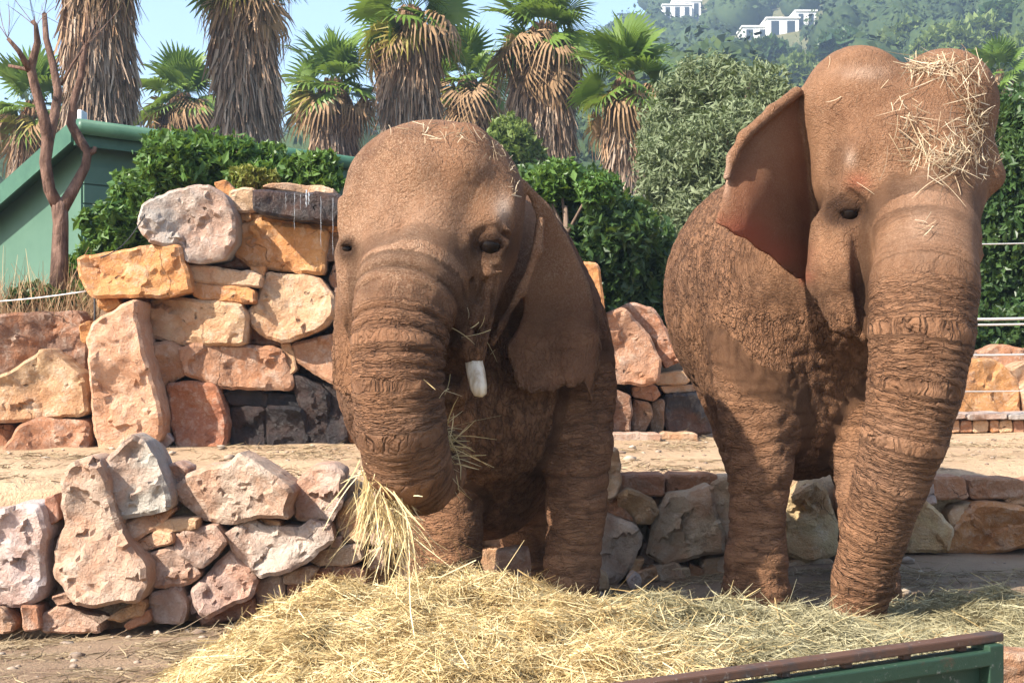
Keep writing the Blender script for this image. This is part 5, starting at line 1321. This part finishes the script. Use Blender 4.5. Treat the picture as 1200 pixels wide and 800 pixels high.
pebbles(420, -3.2, 3.4, 4.5, 8.0, ground_z, lambda x, y: y < wallY_X(x) - .05, 'pebbles', 'scattered pebbles on the trodden ground')
pebbles(260, -3.6, 4.8, 7.7, 12, terrace_z, lambda x, y: wallY_X(x) + .3 < y < upw_X(x) - .2, 'pebbles', 'scattered pebbles on the sandy terrace')

# hay held in the trunk
rg = np.random.default_rng(41)
n = 300
u_ = rg.random(n)
b = np.stack([P(424 + 52 * a + rg.normal(0, 5), 552 + 42 * a ** .8 + rg.normal(0, 9) + 60 * a * rg.random() ** 2, 5.25 + rg.uniform(-.10, .06)) for a in u_])
d = np.stack([rg.normal(.0, .42, n), rg.normal(-.1, .35, n), rg.normal(-.85, .5, n)], 1); d /= np.linalg.norm(d, axis=1)[:, None]
m1 = ribbons('hay_strands', b, d, rg.uniform(.05, .30, n) * (0.45 + .55 * rg.random(n)), rg.uniform(.0028, .0055, n), np.stack([rg.normal(0.1, .4, n), rg.normal(0, .2, n), -.15 - rg.random(n) * .5], 1), 42, 4, tone=np.clip(rg.normal(.68, .22, n), 0, 1))
n2 = 90
b2 = np.stack([P(516 + rg.normal(0, 6), 522 + rg.normal(0, 16), 5.44 + rg.uniform(-.06, .03)) for _ in range(n2)])
d2 = np.stack([rg.normal(.7, .6, n2), rg.normal(-.5, .3, n2), rg.normal(-.1, .7, n2)], 1); d2 /= np.linalg.norm(d2, axis=1)[:, None]
m2 = ribbons('hay_strands', b2, d2, rg.uniform(.08, .22, n2), rg.uniform(.003, .0055, n2), rg.normal(0, .15, (n2, 3)), 43, 3, tone=np.clip(rg.normal(.6, .25, n2), 0, 1))
bun = empty('hay_bunch', P(470, 600, 5.3), 'bunch of hay hanging from the curled trunk of the tusked elephant', 'hay')
link('hanging_straws', m1, HAY, bun, kind='stuff'); link('gripped_tuft', m2, HAY, bun, kind='stuff')
# straw lying on heads
HAYH = straw_mat('hay_weathered', (0.16, 0.11, 0.07), (0.38, 0.28, 0.17), (0.60, 0.50, 0.35))
def head_straw(fld, spots_, n, seed, label, lmin=.05, lmax=.2, mat=None):
    rg = np.random.default_rng(seed); bs = []; ds = []
    while len(bs) < n:
        cx, cy, rx, ry = spots_[rg.integers(0, len(spots_))]
        a, b_ = cx + rg.normal(0, rx), cy + rg.normal(0, ry)
        Y = surf_Y(fld, a, b_)
        if Y is None: continue
        th = rg.uniform(0, math.pi); st = 9
        Y2 = surf_Y(fld, a + st * math.cos(th), b_ + st * math.sin(th))
        if Y2 is None or abs(Y2 - Y) > .12: continue
        p = P(a, b_, Y); p2 = P(a + st * math.cos(th), b_ + st * math.sin(th), Y2)
        dd = (p2 - p) / np.linalg.norm(p2 - p)
        bs.append(p + np.array([0, -.012 - .02 * rg.random(), .006])); ds.append(dd)
    ds = np.array(ds); L = rg.uniform(lmin, lmax, n) * rg.uniform(.5, 1, n)
    return link('straw_cap', ribbons('straw_cap', np.array(bs) - ds * (L * .5)[:, None], ds, L, rg.uniform(.0018, .0042, n), rg.normal(0, .22, (n, 3)) + np.array([0, -.04, -.05]), seed, 4, tone=np.clip(rg.normal(.6, .28, n), 0, 1)), mat or HAYH, None, label, 'straw', kind='stuff')
head_straw(f2, [(1105, 185, 26, 14), (1140, 170, 14, 18), (1085, 180, 14, 16), (1130, 185, 20, 10), (1070, 165, 12, 22)], 330, 51, 'loose straw caught on the domed elephant\'s forehead', .06, .18)
head_straw(f2, [(1095, 80, 20, 8), (1120, 85, 18, 12), (1135, 115, 10, 22), (1075, 82, 10, 6), (1145, 140, 8, 16)], 230, 52, 'straw draped over the top of the domed elephant\'s head', .05, .22)
head_straw(f2, [(1085, 265, 3, 6), (1030, 170, 14, 24), (985, 110, 20, 14), (1060, 120, 18, 14)], 22, 53, 'few single straws on the domed elephant\'s face', .05, .14)
head_straw(f1, [(545, 160, 26, 6), (500, 150, 20, 5), (590, 180, 10, 8), (602, 205, 4, 12)], 90, 54, 'wisps of straw on top of the tusked elephant\'s head', .03, .10)
head_straw(f1, [(555, 385, 5, 8), (570, 415, 4, 3), (520, 452, 6, 4)], 12, 55, 'few straws stuck beside the tusk', .06, .14, HAY)

# green feed panel with a rusty rail
def rust_mat(name, a, b, rust, amt):
    t = NT(name); p = t.pos((1, 1, 1)); n1 = t.noise(p, 9, 6, .7); n2 = t.noise(p, 45, 4, .7)
    col = t.mix(t.noise(p, 3, 3), a, b)
    col = t.mix(t.ramp(n1, [(amt, 0), (amt + .12, 1)]), col, rust)
    col = t.mix(t.ramp(n2, [(.6, 0), (.75, .5)]), col, (0.35, 0.33, 0.30))
    return t.fin(col, .6, t.bump(n2, .4, .004), .4)
GPAINT = rust_mat('panel_green', (0.014, 0.040, 0.024), (0.022, 0.056, 0.03), (0.07, 0.04, 0.022), .6)
RUSTY = rust_mat('rail_rust', (0.06, 0.028, 0.018), (0.11, 0.055, 0.032), (0.05, 0.035, 0.03), .5)
a = np.array(P(1166, 741, 3.52)); zr = a[2]
b = np.array([0.21, 2.97, zr]); ux = (b - a) / np.linalg.norm(b - a); b = a + ux * 2.4; nv = np.array([ux[1], -ux[0], 0.0])   # nv points away from the camera side
if nv[1] < 0: nv = -nv
def beam(name, s0, s1, z0, z1, t0, t1, mat, par, bev=.004):
    L = s1 - s0; me = box_mesh(name, (0, t0, z0), (L, t1, z1), bev)
    M = Matrix(((ux[0], nv[0], 0, a[0] + ux[0] * s0), (ux[1], nv[1], 0, a[1] + ux[1] * s0), (0, 0, 1, 0), (0, 0, 0, 1)))
    me.transform(M)
    if M.to_3x3().determinant() < 0: me.flip_normals()
    return link(name, me, mat, par)
pan = empty('feed_panel', (a[0], a[1], 0), 'dark green metal feed panel with a rusty top rail in front of the hay', 'panel')
beam('top_rail', -.02, 2.4, zr - .022, zr, -.012, .03, RUSTY, pan)
for k in range(12): beam('spacer', .10 + k * .19, .125 + k * .19, zr - .036, zr - .0235, 0, .02, RUSTY, pan, .002)
beam('top_angle', .045, 2.4, zr - .075, zr - .037, -.03, .03, GPAINT, pan)
beam('sheet', .055, 2.4, -.02, zr - .077, .0, .012, GPAINT, pan, .002)
beam('end_post', 0.0, .05, -.02, zr - .0235, -.03, .035, GPAINT, pan)
beam('rib', .55, .59, -.02, zr - .078, -.03, -.002, GPAINT, pan); beam('rib', 1.4, 1.44, -.02, zr - .078, -.03, -.002, GPAINT, pan)

# wires
tws = NT('galvanised_wire'); WIRE = tws.fin((0.55, 0.53, 0.50), .4); tws.bsdf.inputs['Metallic'].default_value = .5
fen = empty('wire_fence', (4.7, 12.6, .5), 'fence of slack pale wires behind the domed elephant, over the boulders', 'fence')
YF_ = 11.6
for y0_, y1_, r_ in [(284, 280, .006), (372, 368, .013), (378, 375, .010), (413, 411, .009), (456, 453, .005)]:
    pts = [P(1000 + 320 * k / 10, y0_ + (y1_ - y0_) * k / 10 + 4 * math.sin(math.pi * k / 10), YF_) for k in range(11)]
    link('wire', tube_mesh('wire', pts, r_, 6), WIRE, fen)
for px_ in (1000, 1320):
    p = P(px_, 270, YF_); link('post', tube_mesh('post', [(p[0], p[1], .3), (p[0], p[1], p[2] + .1)], .03, 8), WIRE, fen)
wl = empty('wire_fence', P(50, 345, 10.0), 'single pale wire strung over the dry grass by the bare tree', 'fence')
link('wire', tube_mesh('wire', [P(-60 + 170 * k / 8, 356 - 16 * k / 8 + 3 * math.sin(math.pi * k / 8), 9.95) for k in range(9)], .006, 6), WIRE, wl)
for px_, py_ in ((-60, 356), (110, 340)):
    p = P(px_, py_, 9.95); link('post', tube_mesh('post', [(p[0], p[1] + .02, 1.1), (p[0], p[1] + .02, p[2] + .03)], .008, 6), CABLE, wl)

# ---------------------------------------------------------------- air
HZ = 1
if HZ:
    hm = bpy.data.materials.new('haze_air'); hm.use_nodes = True; ht = hm.node_tree; ht.nodes.clear()
    ho = ht.nodes.new('ShaderNodeOutputMaterial'); hv = ht.nodes.new('ShaderNodeVolumePrincipled')
    hv.inputs['Color'].default_value = (0.58, 0.77, 1.0, 1); hv.inputs['Density'].default_value = 0.0009; hv.inputs['Anisotropy'].default_value = 0.2
    ht.links.new(hv.outputs[0], ho.inputs['Volume'])
    link('haze', box_mesh('haze', (-420, -20, -2.5), (420, 610, 150)), hm, None, 'thin blue air haze lying over the whole valley', 'haze', kind='stuff')
